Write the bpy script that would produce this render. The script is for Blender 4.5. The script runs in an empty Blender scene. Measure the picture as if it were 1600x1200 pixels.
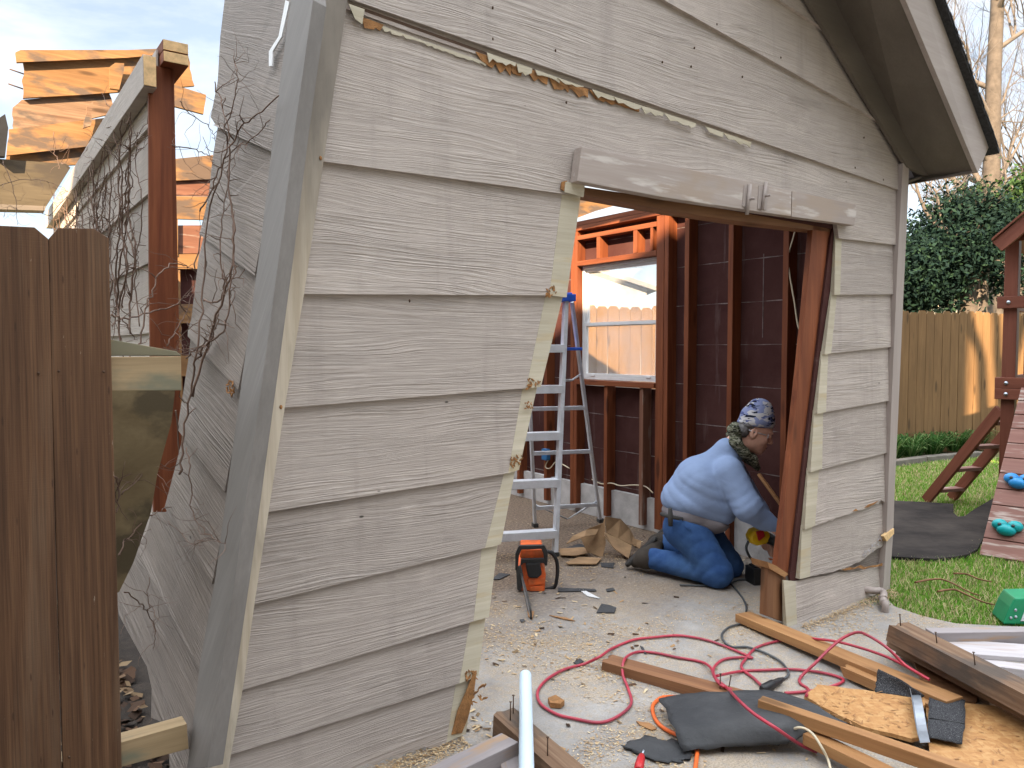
import bpy, bmesh, math, random
import numpy as np
from mathutils import Vector, Matrix, noise as mnoise
R = math.radians
rnd = random.Random(11)
S = bpy.context.scene
COL = S.collection

# ---------------------------------------------------------------- camera, world, sun, exposure
FPX = 1195.0; EYE = 1.4
PITCH = math.atan(55.0 / FPX)
cam = bpy.data.cameras.new("camera"); cam_ob = bpy.data.objects.new("camera", cam); COL.objects.link(cam_ob)
cam.sensor_width = 36.0; cam.lens = 36.0 * FPX / 1600.0
cam.clip_start = 0.05; cam.clip_end = 2000
cam_ob.location = (0, 0, EYE); cam_ob.rotation_euler = (math.pi / 2 - PITCH, 0, 0)
S.camera = cam_ob

SUN_AZ = Vector((-0.30, -0.954, 0)).normalized()      # where the sun stands, seen from the yard
SUN_EL = R(30)
sun = bpy.data.lights.new("sun", 'SUN'); sun_ob = bpy.data.objects.new("sun", sun); COL.objects.link(sun_ob)
sun.energy = 5.0; sun.angle = R(0.5); sun.color = (1.0, 0.76, 0.50)
sd = Vector((SUN_AZ.x * math.cos(SUN_EL), SUN_AZ.y * math.cos(SUN_EL), math.sin(SUN_EL)))
sun_ob.rotation_euler = sd.to_track_quat('Z', 'Y').to_euler()
sun_ob.location = (0, 0, 30)

W = bpy.data.worlds.new("World"); S.world = W; W.use_nodes = True
nt = W.node_tree; nt.nodes.clear()
wo = nt.nodes.new('ShaderNodeOutputWorld'); bg = nt.nodes.new('ShaderNodeBackground')
sky = nt.nodes.new('ShaderNodeTexSky'); sky.sky_type = 'NISHITA'; sky.sun_disc = False
sky.sun_elevation = SUN_EL; sky.sun_rotation = math.atan2(SUN_AZ.x, SUN_AZ.y)
sky.altitude = 0; sky.air_density = 1.0; sky.dust_density = 0.7; sky.ozone_density = 1.0
tc = nt.nodes.new('ShaderNodeTexCoord')
mp = nt.nodes.new('ShaderNodeMapping'); mp.inputs['Scale'].default_value = (1.3, 1.3, 3.2)
cn = nt.nodes.new('ShaderNodeTexNoise'); cn.inputs['Scale'].default_value = 2.6; cn.inputs['Detail'].default_value = 8; cn.inputs['Roughness'].default_value = 0.58
cn.inputs['Distortion'].default_value = 0.5
cr = nt.nodes.new('ShaderNodeValToRGB'); cr.color_ramp.elements[0].position = 0.40; cr.color_ramp.elements[1].position = 0.66
cr.color_ramp.elements[0].color = (0.35, 0.35, 0.35, 1); cr.color_ramp.elements[1].color = (0.95, 0.95, 0.95, 1)
mx = nt.nodes.new('ShaderNodeMix'); mx.data_type = 'RGBA'
mx.inputs[7].default_value = (7.4, 7.7, 8.0, 1)
nt.links.new(tc.outputs['Generated'], mp.inputs['Vector']); nt.links.new(mp.outputs[0], cn.inputs['Vector'])
sxy = nt.nodes.new('ShaderNodeSeparateXYZ'); nt.links.new(tc.outputs['Generated'], sxy.inputs[0])
mr = nt.nodes.new('ShaderNodeMapRange'); nt.links.new(sxy.outputs[2], mr.inputs[0]); mr.inputs[1].default_value = 0.40; mr.inputs[2].default_value = 0.85; mr.inputs[3].default_value = 0.40; mr.inputs[4].default_value = 2.6
sc_ = nt.nodes.new('ShaderNodeMix'); sc_.data_type = 'RGBA'; sc_.blend_type = 'MULTIPLY'; sc_.inputs[0].default_value = 1.0; sc_.inputs[6].default_value = (12.2, 12.8, 13.4, 1)
nt.links.new(mr.outputs[0], sc_.inputs[7]); nt.links.new(sc_.outputs[2], mx.inputs[7])
nt.links.new(cn.outputs['Fac'], cr.inputs['Fac']); nt.links.new(cr.outputs['Color'], mx.inputs[0])
dim = nt.nodes.new('ShaderNodeMix'); dim.data_type = 'RGBA'; dim.blend_type = 'MULTIPLY'; dim.inputs[0].default_value = 1.0; dim.inputs[7].default_value = (0.95, 0.93, 0.92, 1)
nt.links.new(sky.outputs[0], dim.inputs[6]); nt.links.new(dim.outputs[2], mx.inputs[6]); nt.links.new(mx.outputs[2], bg.inputs['Color'])
nt.links.new(bg.outputs[0], wo.inputs[0])
bg.inputs['Strength'].default_value = 0.05
S.view_settings.view_transform = 'Standard'; S.view_settings.look = 'None'
S.view_settings.exposure = 2.3; S.view_settings.gamma = 1.0

# ---------------------------------------------------------------- measuring: photo pixels -> the place
CP, SP = math.cos(PITCH), math.sin(PITCH)
CAM = Vector((0, 0, EYE))
def ray(u, v):
    x = (u - 800) / FPX; y = -(v - 600) / FPX
    return Vector((x, CP + y * SP, -SP + y * CP))
def onz(u, v, z=0.0):
    d = ray(u, v); return CAM + d * ((z - EYE) / d.z)
def onpl(u, v, P, n):
    d = ray(u, v); return CAM + d * ((P - CAM).dot(n) / d.dot(n))
def aty(u, v, Y):
    d = ray(u, v); return CAM + d * (Y / d.y)
A0 = onz(1385, 922); B0 = onz(700, 1160)
E1 = (A0 - B0).normalized(); E2 = Vector((-E1.y, E1.x, 0)); EZ = Vector((0, 0, 1))
MS = Matrix(((E1.x, E2.x, 0, A0.x), (E1.y, E2.y, 0, A0.y), (0, 0, 1, 0), (0, 0, 0, 1)))
MSI = MS.inverted()
def WL(u, v, off=0.0):            # on the front wall, `off` metres in front of it, in shed coordinates
    return MSI @ onpl(u, v, A0 - E2 * off, E2)
def BW(u, v, y):                  # on a plane y metres behind the front wall
    return MSI @ onpl(u, v, A0 + E2 * y, E2)
def RW(u, v, x=-0.11):            # on the inside of the right wall
    return MSI @ onpl(u, v, A0 + E1 * x, E1)

# ---------------------------------------------------------------- mesh helpers
WORLD = {}
def link(o, parent=None, M=None):
    M = M or Matrix.Identity(4)
    COL.objects.link(o); WORLD[o.name] = M.copy()
    if parent is not None:
        o.parent = parent; o.matrix_basis = WORLD[parent.name].inverted() @ M
    else:
        o.matrix_basis = M
    return o
def thing(name, label, cat, M=None, group=None):
    o = bpy.data.objects.new(name, None); o.empty_display_size = 0.1
    if isinstance(M, Vector): M = Matrix.Translation(M)
    link(o, None, M); o['label'] = label; o['category'] = cat
    if group: o['group'] = group
    return o
def tag(o, label=None, cat=None, group=None, kind=None):
    if label: o['label'] = label
    if cat: o['category'] = cat
    if group: o['group'] = group
    if kind: o['kind'] = kind
    return o

class MB:
    def __init__(s): s.v = []; s.f = []; s.m = []; s.sm = []
    def add(s, vs, fs, mi=0, smooth=False):
        b = len(s.v); s.v += [tuple(p) for p in vs]
        for f in fs: s.f.append([b + i for i in f]); s.m.append(mi); s.sm.append(smooth)
    def box(s, c, size, M=None, mi=0):
        x, y, z = [q / 2 for q in size]
        vs = [Vector((a * x, b * y, d * z)) for d in (-1, 1) for a, b in ((-1, -1), (1, -1), (1, 1), (-1, 1))]
        if M: vs = [M @ p for p in vs]
        vs = [p + Vector(c) for p in vs]
        s.add(vs, [(3, 2, 1, 0), (4, 5, 6, 7), (0, 1, 5, 4), (1, 2, 6, 5), (2, 3, 7, 6), (3, 0, 4, 7)], mi)
    def prism(s, pts, ext, mi=0):             # polygon extruded along ext
        n = len(pts); pts = [Vector(p) for p in pts]; e = Vector(ext)
        nn = Vector((0, 0, 0))
        for i in range(n): nn += pts[i].cross(pts[(i + 1) % n])
        if nn.dot(e) > 0: pts = pts[::-1]
        vs = pts + [p + e for p in pts]
        s.add(vs, [list(range(n)), list(range(2 * n - 1, n - 1, -1))] + [(i, i + n, (i + 1) % n + n, (i + 1) % n)[::1] for i in range(n)], mi)
    def tube(s, pts, r, n=8, mi=0, cap=True):
        pts = [Vector(p) for p in pts]
        rs = r if isinstance(r, (list, tuple)) else [r] * len(pts)
        rings = []; up = None
        for i, p in enumerate(pts):
            t = (pts[min(i + 1, len(pts) - 1)] - pts[max(i - 1, 0)])
            if t.length < 1e-7: t = Vector((0, 0, 1))
            t.normalize()
            if up is None: up = t.orthogonal().normalized()
            up = (up - t * up.dot(t))
            if up.length < 1e-5: up = t.orthogonal()
            up.normalize(); w = t.cross(up)
            rings.append([p + (up * math.cos(2 * math.pi * k / n) + w * math.sin(2 * math.pi * k / n)) * rs[i] for k in range(n)])
        vs = [q for rg in rings for q in rg]; fs = []
        for i in range(len(pts) - 1):
            for k in range(n):
                a = i * n + k; b = i * n + (k + 1) % n
                fs.append((a, b, b + n, a + n))
        s.add(vs, fs, mi, True)
        if cap:
            s.add(rings[0][::-1], [list(range(n))], mi); s.add(rings[-1], [list(range(n))], mi)
    def lathe(s, prof, n=16, M=None, mi=0):   # prof: (r, z)
        vs = []; fs = []
        for r_, z in prof:
            for k in range(n):
                a = 2 * math.pi * k / n; vs.append(Vector((r_ * math.cos(a), r_ * math.sin(a), z)))
        for i in range(len(prof) - 1):
            for k in range(n):
                a = i * n + k; b = i * n + (k + 1) % n; fs.append((a, b, b + n, a + n))
        if M: vs = [M @ p for p in vs]
        s.add(vs, fs, mi, True)
    def ball(s, c, r, n=12, m=8, M=None, mi=0):
        r = r if isinstance(r, (list, tuple, Vector)) else (r, r, r)
        vs = []; fs = []
        for j in range(m + 1):
            t = math.pi * j / m
            for k in range(n):
                a = 2 * math.pi * k / n
                p = Vector((r[0] * math.sin(t) * math.cos(a), r[1] * math.sin(t) * math.sin(a), -r[2] * math.cos(t)))
                if M: p = M @ p
                vs.append(p + Vector(c))
        for j in range(m):
            for k in range(n):
                a = j * n + k; b = j * n + (k + 1) % n; fs.append((a, b, b + n, a + n))
        s.add(vs, fs, mi, True)
    def build(s, name, mats, parent=None, M=None, bevel=0.0, recalc=True):
        me = bpy.data.meshes.new(name); me.from_pydata(s.v, [], s.f)
        if not isinstance(mats, (list, tuple)): mats = [mats]
        for m in mats: me.materials.append(m)
        me.polygons.foreach_set('material_index', s.m); me.polygons.foreach_set('use_smooth', s.sm)
        bm = bmesh.new(); bm.from_mesh(me)
        bmesh.ops.remove_doubles(bm, verts=bm.verts, dist=1e-6)
        if recalc: bmesh.ops.recalc_face_normals(bm, faces=bm.faces)
        if bevel:
            es = [e for e in bm.edges if len(e.link_faces) == 2 and e.calc_face_angle(0) > 0.6]
            bmesh.ops.bevel(bm, geom=es, offset=bevel, segments=2, affect='EDGES', profile=0.6, clamp_overlap=True)
        bm.to_mesh(me); bm.free(); me.update()
        o = bpy.data.objects.new(name, me); link(o, parent, M)
        return o

def sm_path(pts, k=6):            # Catmull-Rom through points
    pts = [Vector(p) for p in pts]; out = []
    for i in range(len(pts) - 1):
        p0 = pts[max(i - 1, 0)]; p1 = pts[i]; p2 = pts[i + 1]; p3 = pts[min(i + 2, len(pts) - 1)]
        for j in range(k):
            t = j / k
            out.append(0.5 * ((2 * p1) + (p2 - p0) * t + (2 * p0 - 5 * p1 + 4 * p2 - p3) * t * t + (3 * p1 - p0 - 3 * p2 + p3) * t ** 3))
    out.append(pts[-1]); return out

def frame(p0, p1, up=EZ):         # x along p0->p1, z as near `up` as it can
    x = (p1 - p0).normalized(); y = up.cross(x)
    if y.length < 1e-4: y = Vector((0, 1, 0)).cross(x)
    y.normalize(); z = x.cross(y)
    M = Matrix(((x.x, y.x, z.x, p0.x), (x.y, y.y, z.y, p0.y), (x.z, y.z, z.z, p0.z), (0, 0, 0, 1)))
    return M
def beam(name, p0, p1, w, h, mat, parent=None, up=EZ, bevel=0.003, rag=(0, 0), warp=0.0, seg=1, top=True):
    """timber from p0 to p1 (centre of its upper face when top), w wide, h thick; own axes: x along it"""
    p0 = Vector(p0); p1 = Vector(p1); L = (p1 - p0).length; M = frame(p0, p1, up)
    b = MB(); rr = random.Random(hash((round(p0.x, 3), round(p1.y, 3))) & 0xffff)
    z1, z0 = (0, -h) if top else (h / 2, -h / 2)
    seg = max(seg, 1); rings = []
    ny = 5 if (rag[0] or rag[1]) else 2
    sec = [(-w / 2 + w * i / (ny - 1), z0) for i in range(ny)] + [(w / 2 - w * i / (ny - 1), z1) for i in range(ny)]
    for i in range(seg + 1):
        t = i / seg; rg = []
        for (y, z) in sec:
            x = t * L
            if i == 0 and rag[0]: x += rr.uniform(-1, 1) * rag[0]
            if i == seg and rag[1]: x += rr.uniform(-1, 1) * rag[1]
            rg.append(Vector((x, y, z + warp * math.sin(math.pi * t))))
        rings.append(rg)
    n = len(sec); vs = [q for rg in rings for q in rg]; fs = []
    for i in range(seg):
        for k in range(n):
            a = i * n + k; c = i * n + (k + 1) % n; fs.append((a, c, c + n, a + n))
    fs.append(list(range(n))[::-1]); fs.append([seg * n + k for k in range(n)])
    b.add(vs, fs)
    return b.build(name, mat, parent, M, bevel=0 if (rag[0] or rag[1]) else bevel)

# ---------------------------------------------------------------- material helpers
class NT:
    def __init__(s, name):
        s.mat = bpy.data.materials.new(name); s.mat.use_nodes = True; s.t = s.mat.node_tree
        s.b = s.t.nodes['Principled BSDF']; s.out = s.t.nodes['Material Output']
        s.tc = s.t.nodes.new('ShaderNodeTexCoord'); s.obj = s.tc.outputs['Object']
        s.oi = s.t.nodes.new('ShaderNodeObjectInfo')
    def n(s, ty, **kw):
        nd = s.t.nodes.new('ShaderNode' + ty)
        for k, v in kw.items(): setattr(nd, k, v)
        return nd
    def L(s, a, b): s.t.links.new(a, b)
    def val(s, inp, x):
        if hasattr(x, 'is_linked') or hasattr(x, 'links'): s.L(x, inp)
        else: inp.default_value = x
    def math(s, op, a, b=0.0, c=0.0, clamp=False):
        nd = s.n('Math', operation=op); nd.use_clamp = clamp
        s.val(nd.inputs[0], a); s.val(nd.inputs[1], b)
        if op in ('MULTIPLY_ADD', 'SMOOTH_MIN', 'SMOOTH_MAX'): s.val(nd.inputs[2], c)
        return nd.outputs[0]
    def seeded(s, scale=(1, 1, 1), vec=None):     # coordinates stretched and shifted by an amount of the object's own
        mp = s.n('Mapping'); s.L(vec or s.obj, mp.inputs['Vector']); mp.inputs['Scale'].default_value = scale
        k = s.math('MULTIPLY', s.oi.outputs['Random'], 37.0)
        cb = s.n('CombineXYZ'); s.L(k, cb.inputs[0]); s.L(k, cb.inputs[1]); s.L(k, cb.inputs[2])
        s.L(cb.outputs[0], mp.inputs['Location']); return mp.outputs[0]
    def scaled(s, scale, vec=None):
        mp = s.n('Mapping'); s.L(vec or s.obj, mp.inputs['Vector']); mp.inputs['Scale'].default_value = scale; return mp.outputs[0]
    def noise(s, vec, scale=1.0, detail=4, rough=0.55, dist=0.0, col=False):
        nd = s.n('TexNoise'); s.L(vec, nd.inputs['Vector']); nd.inputs['Scale'].default_value = scale
        nd.inputs['Detail'].default_value = detail; nd.inputs['Roughness'].default_value = rough; nd.inputs['Distortion'].default_value = dist
        return nd.outputs['Color' if col else 'Fac']
    def ramp(s, f, stops):
        nd = s.n('ValToRGB'); s.L(f, nd.inputs[0]); el = nd.color_ramp.elements
        while len(el) < len(stops): el.new(0.5)
        for e, (p, c) in zip(el, stops):
            e.position = p; e.color = (c, c, c, 1) if isinstance(c, (int, float)) else (*c, 1)
        return nd.outputs[0]
    def mix(s, f, a, b, mode='MIX'):
        nd = s.n('Mix'); nd.data_type = 'RGBA'; nd.blend_type = mode
        s.val(nd.inputs[0], f)
        for i, x in ((6, a), (7, b)):
            if isinstance(x, tuple): nd.inputs[i].default_value = (*x, 1)
            else: s.L(x, nd.inputs[i])
        return nd.outputs[2]
    def bump(s, h, dist=0.002, strength=1.0, prev=None):
        nd = s.n('Bump'); s.L(h, nd.inputs['Height']); nd.inputs['Distance'].default_value = dist; nd.inputs['Strength'].default_value = strength
        if prev is not None: s.L(prev, nd.inputs['Normal'])
        return nd.outputs[0]
    def done(s, col=None, rough=0.6, normal=None, spec=0.4, metal=0.0):
        if col is not None:
            if isinstance(col, tuple): s.b.inputs['Base Color'].default_value = (*col, 1)
            else: s.L(col, s.b.inputs['Base Color'])
        s.val(s.b.inputs['Roughness'], rough); s.b.inputs['Specular IOR Level'].default_value = spec; s.b.inputs['Metallic'].default_value = metal
        if normal is not None: s.L(normal, s.b.inputs['Normal'])
        return s.mat

def wood(name, dark, light, grain=26.0, rough=0.7, knots=True, stain=None, worn=None, bump=0.0015):
    m = NT(name)
    v = m.seeded((1.3, grain, grain))
    g = m.noise(v, 1.0, 5, 0.6, 0.7)
    v2 = m.seeded((5, 110, 110)); fine = m.noise(v2, 1.0, 3, 0.6)
    c = m.ramp(g, [(0.30, dark), (0.52, tuple((a + b) / 2 for a, b in zip(dark, light))), (0.72, light)])
    c = m.mix(m.math('MULTIPLY', fine, 0.45), c, tuple(q * 0.45 for q in dark), 'MIX')
    big = m.noise(m.seeded((1.1, 4, 4)), 1.0, 3)
    c = m.mix(m.ramp(big, [(0.35, 0.0), (0.75, 0.55)]), c, tuple(q * 0.62 for q in dark))
    if knots:
        vo = m.n('TexVoronoi'); m.L(m.seeded((2.2, 9, 9)), vo.inputs['Vector']); vo.inputs['Scale'].default_value = 0.9
        k = m.ramp(vo.outputs['Distance'], [(0.10, 1.0), (0.20, 0.0)])
        c = m.mix(m.math('MULTIPLY', k, 0.75), c, tuple(q * 0.28 for q in dark))
    if stain:
        st = m.noise(m.seeded((2, 5, 5)), 1.3, 5); c = m.mix(m.ramp(st, [(0.52, 0.0), (0.62, 0.9)]), c, stain)
    if worn:
        wn = m.noise(m.seeded((3, 22, 22)), 1.0, 5); c = m.mix(m.ramp(wn, [(0.56, 0.0), (0.66, 0.85)]), c, worn)
    h = m.math('ADD', m.math('MULTIPLY', g, 0.5), m.math('MULTIPLY', fine, 0.5))
    return m.done(c, rough, m.bump(h, bump, 0.9), 0.3)

def siding_paint(name, base, dirt):
    m = NT(name)
    k = m.math('MULTIPLY', m.oi.outputs['Random'], 53.0)
    sx = m.n('SeparateXYZ'); m.L(m.obj, sx.inputs[0]); X, Z = sx.outputs[0], sx.outputs[2]
    def vec(fx, fz, o=0.0):
        cb = m.n('CombineXYZ'); m.L(m.math('MULTIPLY', X, fx), cb.inputs[0]); m.L(m.math('MULTIPLY', Z, fz), cb.inputs[1]); m.L(m.math('ADD', k, o), cb.inputs[2])
        return cb.outputs[0]
    hill = m.noise(vec(1.0, 4.4), 1.0, 2, 0.45)                    # contours of this field make cathedral grain and knots
    f = m.math('ADD', m.math('ADD', Z, m.math('MULTIPLY', hill, 0.13)), m.math('MULTIPLY', m.noise(vec(14, 50, 3.1), 1.0, 3, 0.6), 0.005))
    def along(fx, ff, o, det, rg):
        cb = m.n('CombineXYZ'); m.L(m.math('MULTIPLY', X, fx), cb.inputs[0]); m.L(m.math('MULTIPLY', f, ff), cb.inputs[1]); m.L(m.math('ADD', k, o), cb.inputs[2])
        return m.noise(cb.outputs[0], 1.0, det, rg)
    ridge = m.ramp(along(1.0, 105, 0.0, 3, 0.62), [(0.47, 0.0), (0.56, 0.8), (0.60, 1.0)])
    ridge2 = m.ramp(along(2.5, 260, 4.0, 3, 0.6), [(0.40, 0.0), (0.60, 1.0)])
    amp = m.ramp(m.noise(vec(1.6, 8, 7.7), 1.0, 4, 0.6), [(0.47, 0.03), (0.64, 1.0)])
    amp2 = m.ramp(m.noise(vec(2.2, 7, 17.7), 1.0, 4, 0.6), [(0.34, 0.30), (0.66, 1.0)])
    fine = m.noise(vec(14, 300, 2.2), 1.0, 3, 0.65)
    h = m.math('ADD', m.math('MULTIPLY', ridge, amp), m.math('MULTIPLY', m.math('MULTIPLY', ridge2, amp2), 0.42))
    h = m.math('ADD', h, m.math('MULTIPLY', fine, 0.40))
    blot = m.noise(vec(1.1, 3.0, 9), 1.0, 5, 0.6)
    c = m.mix(m.ramp(blot, [(0.3, 0.0), (0.75, 0.55)]), base, dirt)
    c = m.mix(m.ramp(m.noise(vec(9, 90, 5), 1.0, 3), [(0.5, 0.0), (0.8, 0.35)]), c, tuple(q * 0.62 for q in dirt))
    c = m.mix(m.ramp(h, [(0.12, 0.34), (0.42, 0.0)]), c, tuple(q * 0.45 for q in dirt))
    drip = m.noise(vec(11, 0.8, 21.0), 1.0, 4, 0.6); c = m.mix(m.ramp(drip, [(0.56, 0.0), (0.74, 0.30)]), c, tuple(q * 0.58 for q in dirt))
    chalk = m.noise(vec(5, 9, 31.0), 1.0, 5, 0.65); c = m.mix(m.ramp(chalk, [(0.56, 0.0), (0.75, 0.35)]), c, tuple(min(q * 1.35, 1) for q in base))
    hv = m.n('HueSaturation'); m.L(c, hv.inputs['Color']); m.L(m.math('MULTIPLY_ADD', m.oi.outputs['Random'], 0.20, 0.90), hv.inputs['Value']); c = hv.outputs[0]
    vo = m.n('TexVoronoi'); m.L(vec(3.0, 7.0, 1.3), vo.inputs['Vector']); vo.inputs['Scale'].default_value = 1.0
    c = m.mix(m.ramp(vo.outputs['Distance'], [(0.018, 1.0), (0.03, 0.0)]), c, (0.06, 0.05, 0.04))
    return m.done(c, 0.55, m.bump(h, 0.0034, 0.9), 0.3)

def plain(name, col, rough=0.5, metal=0.0, var=0.25, scale=9.0, bump=0.0, spec=0.4, dirt=None):
    m = NT(name); g = m.noise(m.seeded((1, 1, 1)), scale, 5, 0.6)
    d = dirt or tuple(q * (1 - var) for q in col)
    c = m.mix(m.ramp(g, [(0.35, 0.0), (0.7, 1.0)]), col, d)
    nb = m.bump(m.noise(m.obj, scale * 8, 4), bump, 0.8) if bump else None
    return m.done(c, rough, nb, spec, metal)

M = {}
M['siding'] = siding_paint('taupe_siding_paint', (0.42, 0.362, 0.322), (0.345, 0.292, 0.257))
M['siding_shaded'] = siding_paint('shaded_siding_paint', (0.235, 0.196, 0.168), (0.16, 0.128, 0.108))  # taupe paint darkened: shade beside the fence is put into the colour
M['trim'] = wood('painted_trim', (0.38, 0.32, 0.29), (0.45, 0.39, 0.355), 18, 0.6, False, None, None, 0.0006)
M['head_trim'] = wood('weathered_head_trim', (0.36, 0.295, 0.26), (0.46, 0.395, 0.355), 24, 0.65, False, (0.33, 0.26, 0.21), (0.54, 0.49, 0.45), 0.0012)
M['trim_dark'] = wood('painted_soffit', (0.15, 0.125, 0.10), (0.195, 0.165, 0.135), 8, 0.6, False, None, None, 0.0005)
M['post_cream'] = wood('bare_cream_post', (0.50, 0.42, 0.32), (0.66, 0.585, 0.48), 14, 0.65, False, (0.30, 0.24, 0.16), None, 0.0008)
m = NT('half_bare_post')
sx = m.n('SeparateXYZ'); m.L(m.obj, sx.inputs[0]); hgt = m.math('MULTIPLY_ADD', m.noise(m.scaled((2, 14, 14)), 1.0, 5, 0.6), 0.9, sx.outputs[0])
up = m.n('MapRange'); m.L(hgt, up.inputs[0]); up.inputs[1].default_value = 1.9; up.inputs[2].default_value = 2.55
g = m.noise(m.seeded((1.5, 40, 40)), 1.0, 5, 0.6); g2 = m.noise(m.seeded((2.5, 8, 8)), 1.0, 5, 0.65)
c = m.mix(m.ramp(g, [(0.35, 0.0), (0.7, 1.0)]), (0.43, 0.355, 0.265), (0.62, 0.54, 0.43)); c = m.mix(m.ramp(g2, [(0.52, 0.0), (0.68, 0.6)]), c, (0.30, 0.26, 0.20))
c2 = m.mix(m.ramp(g2, [(0.35, 0.0), (0.7, 1.0)]), (0.17, 0.145, 0.12), (0.27, 0.235, 0.195))
c = m.mix(up.outputs[0], c, c2); M['post_cream'] = m.done(c, 0.65, m.bump(g, 0.001, 0.8), 0.3)
M['post_gray'] = wood('gray_post_paint', (0.205, 0.185, 0.17), (0.27, 0.248, 0.23), 20, 0.55, False, None, None, 0.0008)
M['bare'] = wood('bare_primer_strip', (0.48, 0.42, 0.31), (0.62, 0.56, 0.445), 30, 0.75, False, None, (0.42, 0.34, 0.22), 0.002)
M['rot'] = plain('torn_fibre', (0.36, 0.17, 0.06), 0.9, 0, 0.5, 30, 0.004)
M['stud'] = wood('stained_stud', (0.135, 0.034, 0.012), (0.31, 0.095, 0.034), 22, 0.65, True, None, None, 0.001)
M['stud_gray'] = wood('stained_stud_worn', (0.16, 0.065, 0.04), (0.27, 0.13, 0.08), 22, 0.7, True, None, (0.26, 0.20, 0.16), 0.001)
M['pine'] = wood('amber_pine', (0.30, 0.142, 0.056), (0.48, 0.26, 0.108), 20, 0.6, True, None, None, 0.0008)
M['roof_pine'] = wood('darkened_pine', (0.20, 0.100, 0.038), (0.37, 0.205, 0.085), 20, 0.75, True, (0.085, 0.062, 0.048), None, 0.002)  # pine darkened so the sunlit boards do not overexpose, with weathered stains
M['eave_board'] = wood('shaded_board', (0.075, 0.058, 0.036), (0.13, 0.105, 0.068), 12, 0.85, True, (0.05, 0.04, 0.03), None, 0.001)  # dark tone stands in for the shade on this board
M['pine_dark'] = wood('aged_pine', (0.17, 0.075, 0.035), (0.34, 0.165, 0.075), 24, 0.65, True, None, None, 0.001)
M['endgrain'] = plain('pale_end_grain', (0.80, 0.53, 0.26), 0.8, 0, 0.35, 40, 0.002)
M['weather'] = wood('weathered_timber', (0.14, 0.075, 0.042), (0.38, 0.255, 0.165), 34, 0.85, True, (0.075, 0.06, 0.05), None, 0.003)
M['painted_gray'] = wood('mauve_gray_paint', (0.30, 0.265, 0.265), (0.40, 0.36, 0.36), 18, 0.65, False, None, (0.34, 0.22, 0.13), 0.001)
M['painted_white'] = wood('chalky_gray_paint', (0.47, 0.43, 0.44), (0.58, 0.55, 0.56), 25, 0.7, False, None, (0.36, 0.30, 0.27), 0.001)
m = NT('brown_fence_stain')
g = m.noise(m.seeded((0.9, 34, 34)), 1.0, 6, 0.65, 0.5); st = m.noise(m.seeded((2.2, 190, 190)), 1.0, 4, 0.65); sw = m.noise(m.seeded((300, 3, 3)), 1.0, 2, 0.5)
c = m.ramp(g, [(0.30, (0.070, 0.033, 0.016)), (0.50, (0.122, 0.060, 0.029)), (0.72, (0.18, 0.095, 0.049))])
c = m.mix(m.ramp(st, [(0.42, 0.0), (0.68, 0.75)]), c, (0.045, 0.022, 0.012))
c = m.mix(m.ramp(m.noise(m.seeded((0.8, 9, 9)), 1.0, 5, 0.6), [(0.50, 0.0), (0.72, 0.65)]), c, (0.17, 0.115, 0.075))
c = m.mix(m.ramp(m.noise(m.seeded((9, 60, 60)), 1.0, 5, 0.75), [(0.68, 0.0), (0.72, 0.8)]), c, (0.36, 0.29, 0.22))
vo = m.n('TexVoronoi'); m.L(m.seeded((1.6, 9, 9)), vo.inputs['Vector']); c = m.mix(m.ramp(vo.outputs['Distance'], [(0.06, 0.75), (0.12, 0.0)]), c, (0.045, 0.022, 0.012))
M['fence'] = m.done(c, 0.75, m.bump(m.math('ADD', m.math('MULTIPLY', st, 0.7), m.math('MULTIPLY', sw, 0.3)), 0.0022, 0.9), 0.3)
M['fence_far'] = wood('amber_fence', (0.16, 0.088, 0.036), (0.255, 0.145, 0.062), 14, 0.75, True, None, None, 0.001)
M['rail'] = wood('mossy_fence_rail', (0.30, 0.21, 0.115), (0.52, 0.38, 0.22), 16, 0.8, True, (0.17, 0.165, 0.115), None, 0.0015)
M['playset'] = wood('redwood_playset', (0.17, 0.052, 0.030), (0.26, 0.09, 0.055), 18, 0.55, False, None, None, 0.0008)
M['ramp_plank'] = wood('weathered_red_plank', (0.19, 0.085, 0.065), (0.28, 0.14, 0.11), 18, 0.7, False, None, (0.36, 0.30, 0.26), 0.0015)
M['alu'] = plain('brushed_aluminium', (0.66, 0.69, 0.74), 0.42, 0.25, 0.2, 14)
M['alu_white'] = plain('white_window_frame', (0.72, 0.72, 0.72), 0.4, 0.1, 0.15, 8)
M['blue_plastic'] = plain('blue_plastic', (0.02, 0.10, 0.55), 0.4)
M['steel'] = plain('galvanised_steel', (0.50, 0.55, 0.62), 0.35, 0.9, 0.25, 12)
M['nail'] = plain('rusty_nail', (0.09, 0.05, 0.03), 0.7, 0.4)
M['orange'] = plain('orange_plastic', (0.80, 0.13, 0.02), 0.4, 0, 0.45, 14, 0, 0.5, (0.36, 0.09, 0.03))
M['black'] = plain('black_plastic', (0.018, 0.018, 0.019), 0.45, 0, 0.4, 20)
M['black_rubber'] = plain('dusty_black_rubber', (0.05, 0.048, 0.046), 0.8, 0, 0.4, 20)
M['yellow'] = plain('yellow_plastic', (0.75, 0.47, 0.01), 0.4)
M['red'] = plain('red_plastic', (0.50, 0.02, 0.025), 0.4)
M['red_cord'] = plain('red_cord', (0.42, 0.03, 0.055), 0.42, 0, 0.4, 5, 0, 0.5, (0.24, 0.03, 0.05))
M['gray_cord'] = plain('gray_cord', (0.065, 0.07, 0.075), 0.5)
M['orange_cord'] = plain('orange_cord', (0.72, 0.13, 0.02), 0.5)
M['cream_wire'] = plain('cream_wire', (0.62, 0.53, 0.38), 0.5)
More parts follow.
